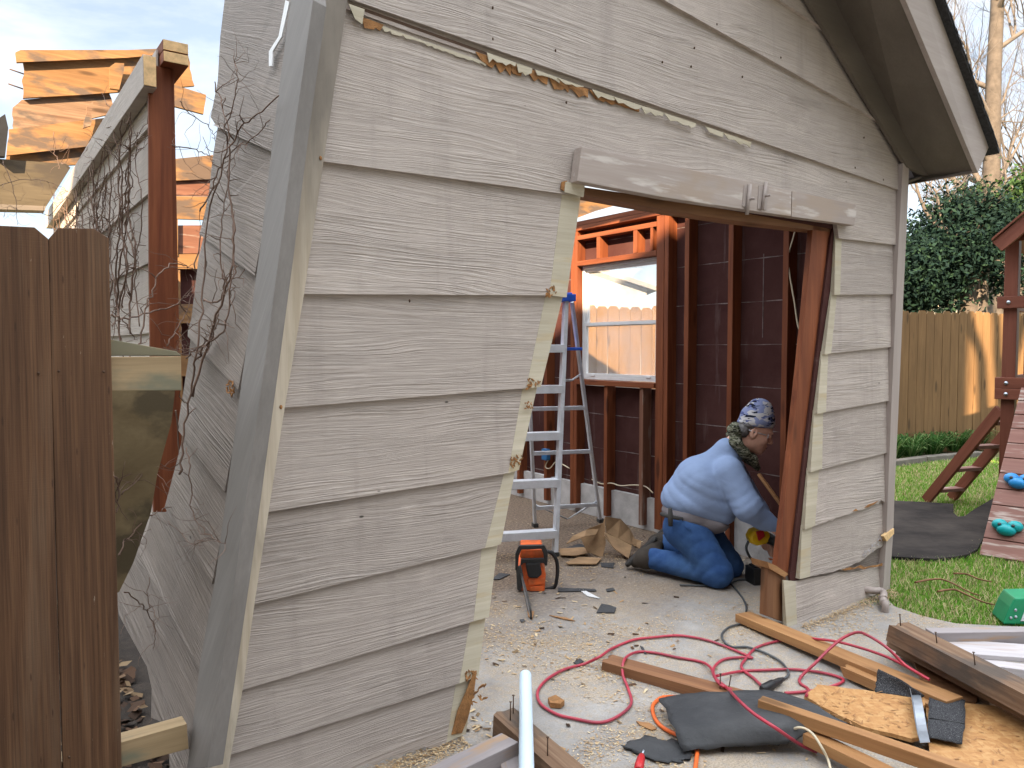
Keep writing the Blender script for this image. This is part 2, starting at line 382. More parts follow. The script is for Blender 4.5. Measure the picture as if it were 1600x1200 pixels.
M['pipe_blue'] = plain('pale_blue_pipe', (0.56, 0.68, 0.78), 0.35, 0, 0.06, 4)
M['pipe_tan'] = plain('painted_pipe', (0.36, 0.30, 0.27), 0.55, 0, 0.3, 14)
M['cardboard'] = plain('torn_cardboard', (0.34, 0.21, 0.11), 0.85, 0, 0.35, 12, 0.001)
M['teal'] = plain('teal_grip', (0.0, 0.32, 0.34), 0.4)
M['blue_grip'] = plain('blue_grip', (0.02, 0.25, 0.60), 0.4)
M['green'] = plain('green_fibreglass', (0.01, 0.25, 0.11), 0.4)
M['bark'] = plain('bark', (0.10, 0.082, 0.068), 0.9, 0, 0.45, 6, 0.01)
M['twig'] = plain('bare_twig', (0.12, 0.10, 0.085), 0.9, 0, 0.3, 6)
M['vine'] = plain('dry_vine', (0.17, 0.105, 0.075), 0.85, 0, 0.4, 10)
M['curb'] = plain('whitewashed_curb', (0.50, 0.48, 0.47), 0.9, 0, 0.35, 7, 0.003)
M['mat'] = plain('black_ground_mat', (0.018, 0.0155, 0.015), 0.95, 0, 0.0, 3, 0.004, 0.12, (0.050, 0.042, 0.037))
M['brick'] = plain('house_brick', (0.28, 0.17, 0.13), 0.9)
M['roof'] = plain('dark_shingle', (0.05, 0.05, 0.052), 0.95, 0, 0.5, 60, 0.004)
M['plywood_old'] = wood('mouldy_plywood', (0.20, 0.145, 0.075), (0.34, 0.26, 0.145), 9, 0.8, False, (0.085, 0.066, 0.038), None, 0.001)

m = NT('brown_fibreboard')
g = m.noise(m.seeded((1, 1, 1)), 3.0, 6, 0.65); fz = m.noise(m.seeded((60, 60, 60)), 1.0, 3)
c = m.mix(m.ramp(g, [(0.35, 0.0), (0.75, 1.0)]), (0.050, 0.019, 0.017), (0.082, 0.037, 0.032))
c = m.mix(m.ramp(m.noise(m.seeded((14, 14, 1.5)), 1.0, 5, 0.7), [(0.58, 0.0), (0.78, 0.5)]), c, (0.17, 0.13, 0.12))
c = m.mix(m.ramp(m.noise(m.seeded((5, 5, 9)), 1.0, 6, 0.75), [(0.60, 0.0), (0.74, 0.6)]), c, (0.020, 0.010, 0.010))
M['fibre'] = m.done(c, 0.8, m.bump(fz, 0.001, 0.6), 0.08)
M['joint'] = plain('fibreboard_joint', (0.22, 0.18, 0.17), 0.9, 0, 0.7, 20)

m = NT('tar_paper')
g = m.noise(m.obj, 6.0, 6, 0.6); fz = m.noise(m.obj, 350.0, 2)
c = m.mix(m.ramp(g, [(0.35, 0.0), (0.75, 1.0)]), (0.030, 0.031, 0.034), (0.060, 0.060, 0.062))
M['tar'] = m.done(c, 0.7, m.bump(fz, 0.0008, 0.7, m.bump(m.noise(m.obj, 14.0, 4), 0.014, 0.7)), 0.3)
m = NT('asphalt_shingle')
fz = m.noise(m.obj, 420.0, 2, 0.7); c = m.ramp(fz, [(0.40, (0.012, 0.012, 0.014)), (0.58, (0.05, 0.05, 0.055)), (0.68, (0.20, 0.20, 0.20))])
M['shingle'] = m.done(c, 0.95, m.bump(fz, 0.002, 0.9), 0.2)

m = NT('strand_board')
vo = m.n('TexVoronoi'); m.L(m.scaled((75, 30, 60), m.obj), vo.inputs['Vector']); vo.inputs['Scale'].default_value = 1.0
vo2 = m.n('TexVoronoi'); m.L(m.scaled((28, 85, 60), m.obj), vo2.inputs['Vector']); vo2.inputs['Scale'].default_value = 1.0
sp = m.n('SeparateColor'); m.L(vo.outputs['Color'], sp.inputs[0]); sp2 = m.n('SeparateColor'); m.L(vo2.outputs['Color'], sp2.inputs[0])
q = m.math('ADD', m.math('MULTIPLY', sp.outputs[0], 0.55), m.math('MULTIPLY', sp2.outputs[1], 0.45))
c = m.ramp(q, [(0.15, (0.36, 0.175, 0.062)), (0.5, (0.44, 0.23, 0.085)), (0.9, (0.50, 0.29, 0.12))])
c = m.mix(m.math('MULTIPLY', m.noise(m.scaled((20, 60, 20)), 1.0, 4), 0.35), c, (0.20, 0.09, 0.03))
M['osb'] = m.done(c, 0.65, m.bump(q, 0.0025, 0.8), 0.35)

m = NT('dusty_concrete')
g = m.noise(m.obj, 1.1, 6, 0.6); g2 = m.noise(m.obj, 5.0, 6, 0.65); fz = m.noise(m.obj, 120.0, 3, 0.7)
c = m.mix(m.ramp(g2, [(0.3, 0.0), (0.7, 1.0)]), (0.21, 0.195, 0.182), (0.335, 0.318, 0.30))
c = m.mix(m.math('MULTIPLY', m.ramp(fz, [(0.45, 0.0), (0.7, 1.0)]), 0.35), c, (0.15, 0.13, 0.12))
dust = m.ramp(m.math('MULTIPLY_ADD', m.noise(m.obj, 38.0, 5, 0.75), 0.55, m.math('MULTIPLY', m.noise(m.obj, 2.1, 5, 0.6), 0.55)), [(0.49, 0.0), (0.63, 0.68)])
dcol = m.ramp(m.noise(m.obj, 150.0, 2, 0.7), [(0.36, (0.20, 0.145, 0.095)), (0.5, (0.35, 0.27, 0.18)), (0.66, (0.46, 0.38, 0.28))])
c = m.mix(dust, c, dcol)
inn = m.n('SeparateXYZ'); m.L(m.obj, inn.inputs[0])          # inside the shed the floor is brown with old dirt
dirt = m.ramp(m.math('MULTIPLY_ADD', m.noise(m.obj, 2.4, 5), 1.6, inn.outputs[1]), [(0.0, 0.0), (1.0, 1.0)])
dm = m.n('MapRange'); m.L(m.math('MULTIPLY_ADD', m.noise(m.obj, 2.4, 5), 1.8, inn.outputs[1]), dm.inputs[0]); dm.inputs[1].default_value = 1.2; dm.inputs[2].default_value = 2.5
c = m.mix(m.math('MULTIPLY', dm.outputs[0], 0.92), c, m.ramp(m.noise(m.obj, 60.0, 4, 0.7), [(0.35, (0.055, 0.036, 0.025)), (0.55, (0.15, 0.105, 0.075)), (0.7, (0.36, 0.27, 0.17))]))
hh = m.math('ADD', m.math('MULTIPLY', fz, 0.6), m.math('MULTIPLY', dust, 0.5))
M['concrete'] = m.done(c, 0.9, m.bump(hh, 0.004, 0.8), 0.25)

m = NT('lawn_soil')
g = m.noise(m.obj, 1.3, 6, 0.65); fz = m.noise(m.obj, 60.0, 4, 0.7)
c = m.mix(m.ramp(g, [(0.42, 0.0), (0.58, 1.0)]), (0.08, 0.10, 0.03), (0.20, 0.165, 0.085))
c = m.mix(m.math('MULTIPLY', fz, 0.5), c, (0.04, 0.04, 0.015))
M['lawn'] = m.done(c, 0.95, m.bump(fz, 0.01, 0.8), 0.2)

def blade_mat(name, stops, tr=0.3):
    m = NT(name); g = m.n('NewGeometry'); r_ = g.outputs['Random Per Island']
    c = m.ramp(r_, stops); mt = m.done(c, 0.8, None, 0.12)
    t = m.n('BsdfTranslucent'); m.L(c, t.inputs[0]); ms = m.n('MixShader'); ms.inputs[0].default_value = tr
    m.L(m.b.outputs[0], ms.inputs[1]); m.L(t.outputs[0], ms.inputs[2]); m.L(ms.outputs[0], m.out.inputs[0]); return mt
M['blade'] = blade_mat('grass_blade', [(0.0, (0.09, 0.24, 0.02)), (0.48, (0.17, 0.35, 0.04)), (0.62, (0.24, 0.33, 0.07)), (0.68, (0.42, 0.36, 0.18)), (1.0, (0.55, 0.47, 0.27))])
M['leaf_dark'] = blade_mat('evergreen_leaf', [(0.0, (0.004, 0.012, 0.010)), (0.7, (0.009, 0.024, 0.018)), (1.0, (0.018, 0.040, 0.02))], 0.05)
M['leaf_light'] = blade_mat('conifer_leaf', [(0.0, (0.012, 0.03, 0.010)), (1.0, (0.038, 0.075, 0.02))], 0.1)
M['strap'] = blade_mat('strap_leaf', [(0.0, (0.02, 0.065, 0.015)), (0.7, (0.06, 0.14, 0.03)), (1.0, (0.22, 0.30, 0.12))], 0.25)
M['chip'] = blade_mat('sawdust_chip', [(0.0, (0.30, 0.18, 0.09)), (0.5, (0.44, 0.31, 0.17)), (1.0, (0.56, 0.45, 0.30))], 0.0)
M['litter'] = blade_mat('dead_leaf', [(0.0, (0.03, 0.018, 0.012)), (0.6, (0.09, 0.05, 0.03)), (1.0, (0.20, 0.14, 0.08))], 0.0)

m = NT('dusty_glass')
tr = m.n('BsdfTransparent'); gl = m.n('BsdfGlossy'); gl.inputs['Roughness'].default_value = 0.05
df = m.n('BsdfDiffuse'); df.inputs[0].default_value = (0.75, 0.77, 0.8, 1)
fr = m.n('LayerWeight'); fr.inputs[0].default_value = 0.25
m1 = m.n('MixShader'); m.L(m.ramp(m.noise(m.obj, 2.2, 5), [(0.3, 0.06), (0.75, 0.30)]), m1.inputs[0]); m.L(tr.outputs[0], m1.inputs[1]); m.L(df.outputs[0], m1.inputs[2])
m2 = m.n('MixShader'); m.L(m.math('MULTIPLY', m.math('POWER', fr.outputs['Facing'], 3.0), 0.5), m2.inputs[0]); m.L(m1.outputs[0], m2.inputs[1]); m.L(gl.outputs[0], m2.inputs[2])
m.L(m2.outputs[0], m.out.inputs[0]); M['glass'] = m.mat
m = NT('clear_lens'); m.b.inputs['Transmission Weight'].default_value = 0.9; m.done((0.9, 0.95, 1.0), 0.05); M['lens'] = m.mat

def cloth(name, col, weave=300, fold=9.0, depth=0.012, worn=None):
    m = NT(name); g = m.noise(m.obj, 7.0, 5, 0.6); f = m.noise(m.scaled((1, 1, 1.6)), fold, 3, 0.5, 0.6)
    c = m.mix(m.ramp(g, [(0.3, 0.0), (0.7, 1.0)]), col, worn or tuple(q * 0.72 for q in col))
    return m.done(c, 0.9, m.bump(m.noise(m.obj, weave, 2), 0.0008, 0.5, m.bump(f, depth, 0.55)), 0.15)
M['sweat'] = cloth('blue_fleece', (0.245, 0.325, 0.50), 300, 14, 0.005, (0.225, 0.30, 0.47))
M['undershirt'] = cloth('gray_tee', (0.25, 0.23, 0.245), 300, 11, 0.012)
M['denim'] = cloth('blue_denim', (0.022, 0.060, 0.180), 420, 14, 0.005, (0.060, 0.130, 0.290))
M['boot'] = cloth('boot_leather', (0.06, 0.05, 0.042), 120, 14, 0.006)
M['sole'] = plain('boot_sole', (0.03, 0.027, 0.025), 0.8)
M['skin'] = plain('skin', (0.70, 0.40, 0.30), 0.5, 0, 0.25, 22, 0.0006, 0.4)
M['hair'] = plain('gray_hair', (0.16, 0.15, 0.15), 0.8, 0, 0.5, 60, 0.003)
def camo(name, cols, scale):
    m = NT(name); a = m.noise(m.scaled((1, 1, 2.1)), scale, 2, 0.4, 0.8); b = m.noise(m.scaled((1, 1, 2.6), m.scaled((1.1, 1, 1.2))), scale * 1.25, 2, 0.4, 0.8)
    c = m.mix(m.ramp(a, [(0.50, 0.0), (0.515, 1.0)]), cols[0], cols[1])
    c = m.mix(m.ramp(b, [(0.555, 0.0), (0.57, 1.0)]), c, cols[2])
    c = m.mix(m.ramp(m.noise(m.scaled((1.3, 1, 2.9)), scale * 1.4, 2, 0.4, 0.8), [(0.59, 0.0), (0.605, 1.0)]), c, cols[3])
    return m.done(c, 0.95, m.bump(m.noise(m.obj, 300, 2), 0.001, 0.6), 0.1)
M['hat'] = camo('blue_camouflage_knit', [(0.20, 0.23, 0.38), (0.46, 0.45, 0.46), (0.012, 0.014, 0.03), (0.09, 0.11, 0.24)], 11)
M['scarf'] = camo('green_camouflage', [(0.075, 0.08, 0.05), (0.17, 0.17, 0.12), (0.02, 0.02, 0.018), (0.28, 0.28, 0.22)], 30)
# ---------------------------------------------------------------- the ground
b = MB(); b.add([(-300, -300, -0.03), (300, -300, -0.03), (300, 300, -0.03), (-300, 300, -0.03)], [(0, 1, 2, 3)])
tag(b.build('lawn', M['lawn']), kind='structure')
pts = [onz(1381, 928), onz(1397, 947), onz(1440, 962), onz(1493, 974), onz(1567, 978), Vector((3.4, 3.75, 0)), Vector((6, 3.2, 0)), Vector((6, -2.4, 0)), Vector((-0.6, -2.4, 0))]
pl = [MSI @ p for p in pts] + [Vector((-3.70, -1.0, 0)), Vector((-3.62, 5.7, 0)), Vector((-0.02, 5.7, 0)), Vector((-0.02, 0.0, 0))]
b = MB(); b.prism([(p.x, p.y, 0) for p in pl], (0, 0, -0.12))
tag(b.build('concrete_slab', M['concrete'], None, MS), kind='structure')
b = MB(); pl = [(-9, -4), (-3.4, -1.2), (-3.4, 7), (-9, 7)]
b.add([(x, y, -0.015) for x, y in pl], [(0, 1, 2, 3)])
m = plain('dark_soil', (0.035, 0.025, 0.018), 0.95, 0, 0.5, 25, 0.01)
tag(b.build('soil', m, None, MS), kind='structure')

# ---------------------------------------------------------------- the shed (its own axes: x along the front wall, y into it)
shed = thing('shed', 'leaning taupe shed with lap siding, its front opening stripped of door and trim', 'shed', MS)
def sbuild(b, name, mat, bevel=0.0): return b.build(name, mat, shed, MS, bevel)
def px_prism(name, px, off, depth, mat, bevel=0.002, plane=None):
    """flat board on the front wall: outline in photo pixels, its face `off` in front of the wall, `depth` thick"""
    return flat([WL(u, v, off) for u, v in px], depth, name, mat, bevel)
RV = Matrix(((0, 0, 1, 0), (0, 1, 0, 0), (-1, 0, 0, 0), (0, 0, 0, 1))).inverted()      # own x axis upright, so the grain of a post runs up it
def flat(P, depth, name, mat, bevel=0.0):
    xs = [p.x for p in P]; zs_ = [p.z for p in P]
    if max(zs_) - min(zs_) > 1.3 * (max(xs) - min(xs)):
        Mi = RV.inverted(); b = MB(); b.prism([Mi @ p for p in P], Mi @ Vector((0, depth, 0))); return b.build(name, mat, shed, MS @ RV, bevel)
    b = MB(); b.prism(P, (0, depth, 0)); return sbuild(b, name, mat, bevel)

def lap(name, bottom, top, mat, lip=0.024, tuck=0.007, back=0.0, rag=0.0, seed=0):
    """one lap board: bottom and top edges as (s, z) lists; the lower edge stands proud"""
    rr = random.Random(seed)
    def dense(pl):
        out = []
        for i in range(len(pl) - 1):
            L = math.hypot(pl[i + 1][0] - pl[i][0], pl[i + 1][1] - pl[i][1]); k = max(1, int(L / 0.03)) if rag else 1
            for j in range(k):
                t = j / k; out.append((pl[i][0] + (pl[i + 1][0] - pl[i][0]) * t, pl[i][1] + (pl[i + 1][1] - pl[i][1]) * t + (rr.uniform(-1, 1) * rag if j or i else 0)))
        out.append(pl[-1]); return out
    bo = dense(bottom)
    front = [(s, -lip, z) for s, z in bo] + [(s, -tuck, z) for s, z in reversed(top)]
    bk = [(s, -back, z) for s, z in bo] + [(s, -back, z) for s, z in reversed(top)]
    n = len(front); b = MB()
    b.add(front + bk, [list(range(n)), list(range(2 * n - 1, n - 1, -1))] + [(i, (i + 1) % n, (i + 1) % n + n, i + n) for i in range(n)])
    o = sbuild(b, name, mat)
    bm = bmesh.new(); bm.from_mesh(o.data); bmesh.ops.triangulate(bm, faces=[f for f in bm.faces if len(f.verts) > 4]); bm.to_mesh(o.data); bm.free()
    return o
def sz(u, v): p = WL(u, v); return (p.x, p.z)

# left of the opening: post edge, painted edge, bare edge of every course line
Lx = [[(505, 255), (877, 304), (906, 309)], [(475, 460), (852, 462), (879, 465)], [(445, 636), (816, 606), (839, 604)], [(420, 797), (788, 738), (805, 733)],
      [(398, 940), (752, 854), (777, 848)], [(380, 1072), (734, 968), (758, 961)], [(365, 1171), (712, 1064), (742, 1052)], [(352, 1252), (692, 1156), (722, 1143)]]
def ext(p, q, du):            # the point du pixels beyond p, away from q
    t = du / (q[0] - p[0]); return (p[0] - (q[0] - p[0]) * t, p[1] - (q[1] - p[1]) * t)
TUCK = 0.018
for i in range(7):
    up, dn = Lx[i], Lx[i + 1]
    a = [sz(*ext(dn[0], dn[1], 22)), sz(*dn[1])]; c = [sz(*ext(up[0], up[1], 22)), sz(*up[1])]
    lap('siding_board', a, [(s, z + TUCK) for s, z in c], M['siding'], rag=0.012 if i == 6 else 0.0, seed=i)
    a = [sz(*dn[1]), sz(*dn[2])]; c = [sz(*up[1]), sz(*up[2])]
    o = lap('bare_strip', a, [(s, z + TUCK) for s, z in c], M['bare'], lip=0.0245, tuck=0.0076, rag=0.003, seed=i + 40)
    o['label'] = 'unpainted cream strip of siding where the door trim came off'
# right of the opening
Rr = [[(1303, 372), (1313, 373), (1404, 384)], [(1297, 461), (1306, 461), (1400, 460)], [(1282, 554), (1292, 552), (1396, 541)], [(1270, 646), (1284, 643), (1393, 624)],
      [(1260, 737), (1278, 732), (1390, 704)], [(1251, 826), (1267, 820), (1388, 777)], [(1243, 903), (1259, 899), (1386, 838)]]
for i in range(6):
    up, dn = Rr[i], Rr[i + 1]
    a = [sz(*dn[1]), sz(*dn[2])]
    if i == 5: a = [sz(*q) for q in [(1259, 899), (1285, 894), (1310, 888), (1326, 881), (1345, 871), (1358, 861), (1370, 853), (1386, 838)]]
    if i == 4: a = [sz(*q) for q in [(1267, 820), (1330, 799), (1334, 795), (1338, 797), (1350, 792), (1353, 786), (1366, 785), (1370, 779), (1376, 783), (1388, 777)]]
    c = [sz(*up[1]), sz(*up[2])]
    lap('siding_board', a, [(s, z + TUCK) for s, z in c], M['siding'], rag=0.005 if i >= 4 else 0, seed=60 + i)
    a = [sz(*dn[0]), sz(*dn[1])]; c = [sz(*up[0]), sz(*up[1])]
    o = lap('bare_strip', a, [(s, z + TUCK) for s, z in c], M['bare'], lip=0.0245, tuck=0.0076, rag=0.002, seed=80 + i)
lap('siding_board', [sz(*q) for q in [(1239, 977), (1270, 966), (1300, 955), (1335, 939), (1382, 919)]],
    [sz(*q) for q in [(1241, 908), (1262, 903), (1290, 899), (1310, 893), (1330, 894), (1353, 889), (1370, 885), (1384, 883)]], M['siding'], rag=0.006, seed=99)
lap('bare_strip', [sz(1223, 978), sz(1239, 977)], [sz(1222, 906), sz(1241, 908)], M['bare'], lip=0.0245, tuck=0.0076)
# the torn bottom course: what shows behind the break, and its raw brown edges
px_prism('backing_board', [(1250, 912), (1250, 880), (1300, 862), (1388, 820), (1386, 895), (1320, 905)], 0.0035, 0.003, M['siding_shaded'], 0)
for px in ([(1316, 890), (1328, 886.5), (1336, 887.5), (1345, 883), (1352, 886.5), (1362, 884), (1372, 883), (1378, 880), (1384, 881), (1384, 883.5), (1374, 885), (1366, 886.5), (1358, 886.5), (1350, 890), (1342, 887), (1331, 890), (1320, 891.5)],
           [(1374, 845), (1380, 838), (1386, 833), (1386, 838), (1380, 846)], [(1333, 799), (1338, 795), (1341, 798)], [(1351, 793), (1358, 788), (1366, 785.5), (1372, 783), (1366, 788), (1356, 793)]):
    px_prism('torn_edge', px, 0.027, 0.004, M['rot'], 0)
rr = random.Random(5)
for k in range(26):           # flaked paint curling off above the break
    u = rr.uniform(1344, 1384); v = 874 - (u - 1344) * 0.95 + rr.uniform(-5, 5); p = WL(u, v, 0.031)
    e = rr.uniform(0.006, 0.014); b = MB(); b.prism([p, p + Vector((e, rr.uniform(-.006, 0), rr.uniform(-e, e))), p + Vector((rr.uniform(0, e), rr.uniform(-.008, 0), e))], (0, 0.0015, 0)); sbuild(b, 'paint_flake', M['painted_white'])

# the course above the opening (notched round the door head) and the gable
lineA = [(505, 255), (880, 305), (889, 285), (900, 265), (1300, 343), (1304, 373), (1408, 385)]
lineB = [(538, 2), (640, 39), (767, 83), (900, 130), (1113, 200), (1300, 265), (1408, 301)]
lap('siding_board', [sz(*ext(lineA[0], lineA[1], 22))] + [sz(*q) for q in lineA[1:]], [(s, z + 0.022) for s, z in [sz(*ext(lineB[0], lineB[1], 25))] + [sz(*q) for q in lineB[1:]]], M['siding'], tuck=0.006)
RS, RZ, RK = 0.069, 2.441, -0.692             # rake of the right slope: z = RZ + RK (s - RS)
def rake(s): return RZ + RK * (s - RS)
RIDGE = -1.86
def gable_z(s): return rake(s) if s > RIDGE else rake(RIDGE) + 0.62 * (s - RIDGE)
zb = [sz(*q) for q in lineB]
def at(pl, s):
    for (a, b_) in zip(pl, pl[1:]):
        if a[0] <= s <= b_[0]: return a[1] + (b_[1] - a[1]) * (s - a[0]) / (b_[0] - a[0])
    a, b_ = (pl[0], pl[1]) if s < pl[0][0] else (pl[-2], pl[-1]); return a[1] + (b_[1] - a[1]) * (s - a[0]) / (b_[0] - a[0])
cA, cB = sz(1025, 0), sz(1365, 190)
prof = [[(-3.42, at(zb, -3.42)), (0.05, at(zb, 0.05))], [(-3.42, 3.03), (cA[0], cA[1]), (cB[0], cB[1]), (0.05, 2.60)]]
for k in range(1, 4): prof.append([(s, z + 0.30 * k) for s, z in prof[1]])
for k in range(4):
    lo, hi = prof[k], prof[k + 1]; ss = [-3.42 + i * (3.47) / 120 for i in range(121)]
    bo = [(s, at(lo, s)) for s in ss if gable_z(s) > at(lo, s) + 0.004]
    if len(bo) < 2: continue
    tp = [(s, max(min(at(hi, s) + TUCK, gable_z(s)), at(lo, s) + 0.003)) for s, _ in bo]
    lap('siding_board', bo, tp, M['siding'], tuck=0.006)
# the tear under the gable course: raw band, brown patches, curled paint
px_prism('raw_band', [(541, 14), (560, 20), (640, 50), (690, 67), (768, 92), (762, 86), (690, 55), (640, 37), (541, 2)], 0.0135, 0.004, M['head_trim'], 0)
rr = random.Random(29)
def lineb(u): return at(lineB, u)
def peel(u0, u1, top, lo, hi, off, step, mat, name):      # a ragged strip hanging from the course line
    us = []; u = u0
    while u < u1: us.append(u); u += rr.uniform(step * .5, step * 1.5)
    us.append(u1); a = [(u, lineb(u) + top) for u in us]; b_ = [(u + rr.uniform(-1, 1), lineb(u) + top + (rr.uniform(lo, hi) if 0 < i < len(us) - 1 else .6)) for i, u in enumerate(us)]
    px_prism(name, a + b_[::-1], off, 0.0025, mat, 0)
peel(556, 760, 17, 3, 7, 0.0150, 5, M['bare'], 'paint_flake')
for u0, u1 in ((566, 600), (744, 800), (795, 818), (822, 858), (858, 890), (884, 920), (922, 1000)): peel(u0, u1, 3 + 12 * max(0, (800 - u0) / 250.), 8, 20 if u0 < 900 else 13, 0.0165, 6, M['rot'], 'torn_patch')
for u0, u1, lo, hi in ((760, 806, 4, 15), (806, 832, 4, 18), (836, 876, 3, 9), (872, 912, 3, 8), (926, 966, 4, 11), (960, 1006, 4, 10), (1000, 1036, 5, 12), (1038, 1088, 4, 11), (1102, 1132, 4, 9), (1132, 1174, 5, 10), (545, 570, 20, 27)): peel(u0, u1, 1, lo, hi, rr.uniform(.024, .031), 7, M['bare'], 'paint_flake')
px_prism('shadow_gap', [(545, 4), (767, 84), (900, 131), (1010, 166), (1010, 168), (900, 134.5), (767, 88), (545, 9)], 0.0145, 0.003, M['nail'], 0)  # dark strip laid in for the shade inside the open tear
for u, v in [(770, 61), (868, 79), (885, 160), (1035, 97), (1085, 75), (1160, 120), (770, 12), (1120, 38), (640, 470), (1336, 262), (1380, 281), (1080, 104), (1350, 215), (1220, 90)]:
    p = WL(u, v, 0.022); b = MB(); b.ball(p, (0.004, 0.004, 0.006), 6, 4); sbuild(b, 'nail_head', M['nail'])
# dark sheet behind the siding right of the opening, and sheathing over the rest of the inside face
px_prism('sheathing', [(1306, 340), (1412, 362), (1388, 915), (1240, 970), (1234, 900), (1298, 372)], -0.002, 0.012, M['fibre'], 0)
px_prism('sheathing', [(455, 255), (896, 306), (872, 465), (832, 605), (795, 735), (768, 850), (736, 962), (700, 1140), (330, 1250)], -0.002, 0.012, M['fibre'], 0)
b = MB(); b.prism([(-3.42, 0.004, 1.98), (-2.40, 0.004, 2.05), (0.02, 0.004, 2.02), (0.05, 0.004, 2.45), (RIDGE, 0.004, gable_z(RIDGE) - .01), (-3.42, 0.004, gable_z(-3.42) - 0.01)], (0, 0.011, 0)); sbuild(b, 'sheathing', M['fibre'])

# posts, head and jambs
px_prism('corner_post', [(490, -160), (566, -160), (543, 0), (505, 255), (475, 460), (445, 636), (420, 797), (398, 940), (380, 1072), (350, 1240), (321, 1240), (325, 1200), (369, 900), (410, 600), (437, 400), (462, 200), (490, 0), (502, -100)], 0.034, 0.03, M['post_cream'], 0)
for u, v in [(466, 240), (501, 247), (409, 633), (439, 636), (387, 793), (417, 452), (448, 460), (366, 945)]: b = MB(); b.ball(WL(u, v, 0.035), (0.005, 0.002, 0.007), 6, 4); sbuild(b, 'nail_head', M['rot'])
# side face of the post and the side panel hang in a plane of their own
xz = lambda u, v: MS @ WL(u, v, 0.034)
P0 = xz(325, 1200); P1 = xz(490, 0)
D2 = ray(-280, -80).normalized(); NP = (P1 - P0).cross(D2).normalized()
if NP.dot(CAM - P0) < 0: NP = -NP
UP2 = NP.cross(D2).normalized()
if UP2.z < 0: UP2 = -UP2
YP = UP2.cross(D2)
MP = Matrix(((D2.x, YP.x, UP2.x, P0.x), (D2.y, YP.y, UP2.y, P0.y), (D2.z, YP.z, UP2.z, P0.z), (0, 0, 0, 1))); MPI = MP.inverted()
YS = 1.0 if YP.dot(NP) > 0 else -1.0          # which way +y of the panel faces
def PW(u, v, off=0.0): return MPI @ onpl(u, v, P0 + NP * off, NP)
def panel_prism(name, px, off, depth, mat, bevel=0.0):
    Mi = RV.inverted(); b = MB(); b.prism([Mi @ PW(u, v, off) for u, v in px], Mi @ Vector((0, -YS * depth, 0))); return b.build(name, mat, shed, MP @ RV, bevel)
panel_prism('corner_post', [(486, -30), (489, 0), (461, 200), (436, 400), (409, 600), (368, 900), (324, 1200), (292, 1200), (297, 1167), (313, 1033), (337, 900), (377, 600), (407, 383), (430, 187), (453, 10), (457, -30)], 0.028, 0.045, M['post_gray'])
Rp = [(p[0] + (p[0] + 280) * .015, p[1] + (p[1] + 80) * .015) for p in [(468, -60), (425, 236), (398, 426), (373, 600), (352, 757), (333, 897), (315, 1030), (298, 1150), (285, 1235)]]
LB = [(357, -40), (357, 0), (350, 60), (346, 130), (335, 185), (342, 196), (338, 250), (333, 300), (323, 350), (317, 400), (305, 500), (300, 517), (304, 530), (300, 567), (290, 630), (285, 663), (292, 683), (283, 720), (266, 800), (244, 800), (236, 830), (227, 800 + 45), (205, 880), (188, 927), (192, 960), (214, 1000), (236, 1040), (244, 1075), (243, 1120), (268, 1130), (280, 1235)]
def hit(p, q):                # where the course line from p towards the vanishing point meets the torn left edge
    d = (-280 - p[0], -80 - p[1]); best = None
    for a, b_ in zip(LB, LB[1:]):
        e = (b_[0] - a[0], b_[1] - a[1]); den = d[0] * e[1] - d[1] * e[0]
        if abs(den) < 1e-9: continue
        t = ((a[0] - p[0]) * e[1] - (a[1] - p[1]) * e[0]) / den; w = ((a[0] - p[0]) * d[1] - (a[1] - p[1]) * d[0]) / den
        if t > 0 and 0 <= w <= 1 and (best is None or t < best[0]): best = (t, (p[0] + d[0] * t, p[1] + d[1] * t), a)
    return best
hits = [hit(p, None) for p in Rp]
for i in range(len(Rp) - 1):
    h0, h1 = hits[i], hits[i + 1]
    l0 = h0[1] if h0 else LB[0]; l1 = h1[1] if h1 else LB[-1]
    i0 = LB.index(h0[2]) + 1 if h0 else 1; i1 = LB.index(h1[2]) if h1 else len(LB) - 1
    mid = LB[i0:i1 + 1] if i1 >= i0 else []
    low = [Rp[i + 1], l1]; upx = [l0, Rp[i]]
    ring = [(PW(*p), 0.022) for p in low] + [(PW(*p), 0.014) for p in mid[::-1]] + [(PW(*p) + Vector((0, 0, 0.012)), 0.005) for p in upx]
    b = MB(); n = len(ring)
    fr = [p + Vector((0, YS * o_, 0)) for p, o_ in ring]; bk = [p + Vector((0, -YS * 0.002, 0)) for p, o_ in ring]
    b.add(fr + bk, [list(range(n)), list(range(2 * n - 1, n - 1, -1))] + [(k, (k + 1) % n, (k + 1) % n + n, k + n) for k in range(n)])
    o = b.build('side_board', M['siding_shaded'], shed, MP)
    bm = bmesh.new(); bm.from_mesh(o.data); bmesh.ops.triangulate(bm, faces=[f for f in bm.faces if len(f.verts) > 4]); bm.to_mesh(o.data); bm.free()
def shards(b, p, e, rr, n=9, axes=None):       # torn fibres: a small heap of thin crooked splinters
    ax = axes or (Vector((1, 0, 0)), Vector((0, -1, 0)), Vector((0, 0, 1)))
    for k in range(n):
        q = p + ax[0] * rr.uniform(-e, e) + ax[2] * rr.uniform(-e, e) * .7; a = rr.uniform(0, 6.28); l = e * rr.uniform(.3, .8); w = l * rr.uniform(.25, .5)
        d = ax[0] * math.cos(a) + ax[2] * math.sin(a) + ax[1] * rr.uniform(.0, .7); s_ = ax[0] * -math.sin(a) + ax[2] * math.cos(a)
        b.prism([q - d * l * .5 - s_ * w * .4, q - d * l * .1 + s_ * w * .5, q + d * l * .6 + s_ * w * .1, q + d * l * .3 - s_ * w * .5], ax[1] * .003)
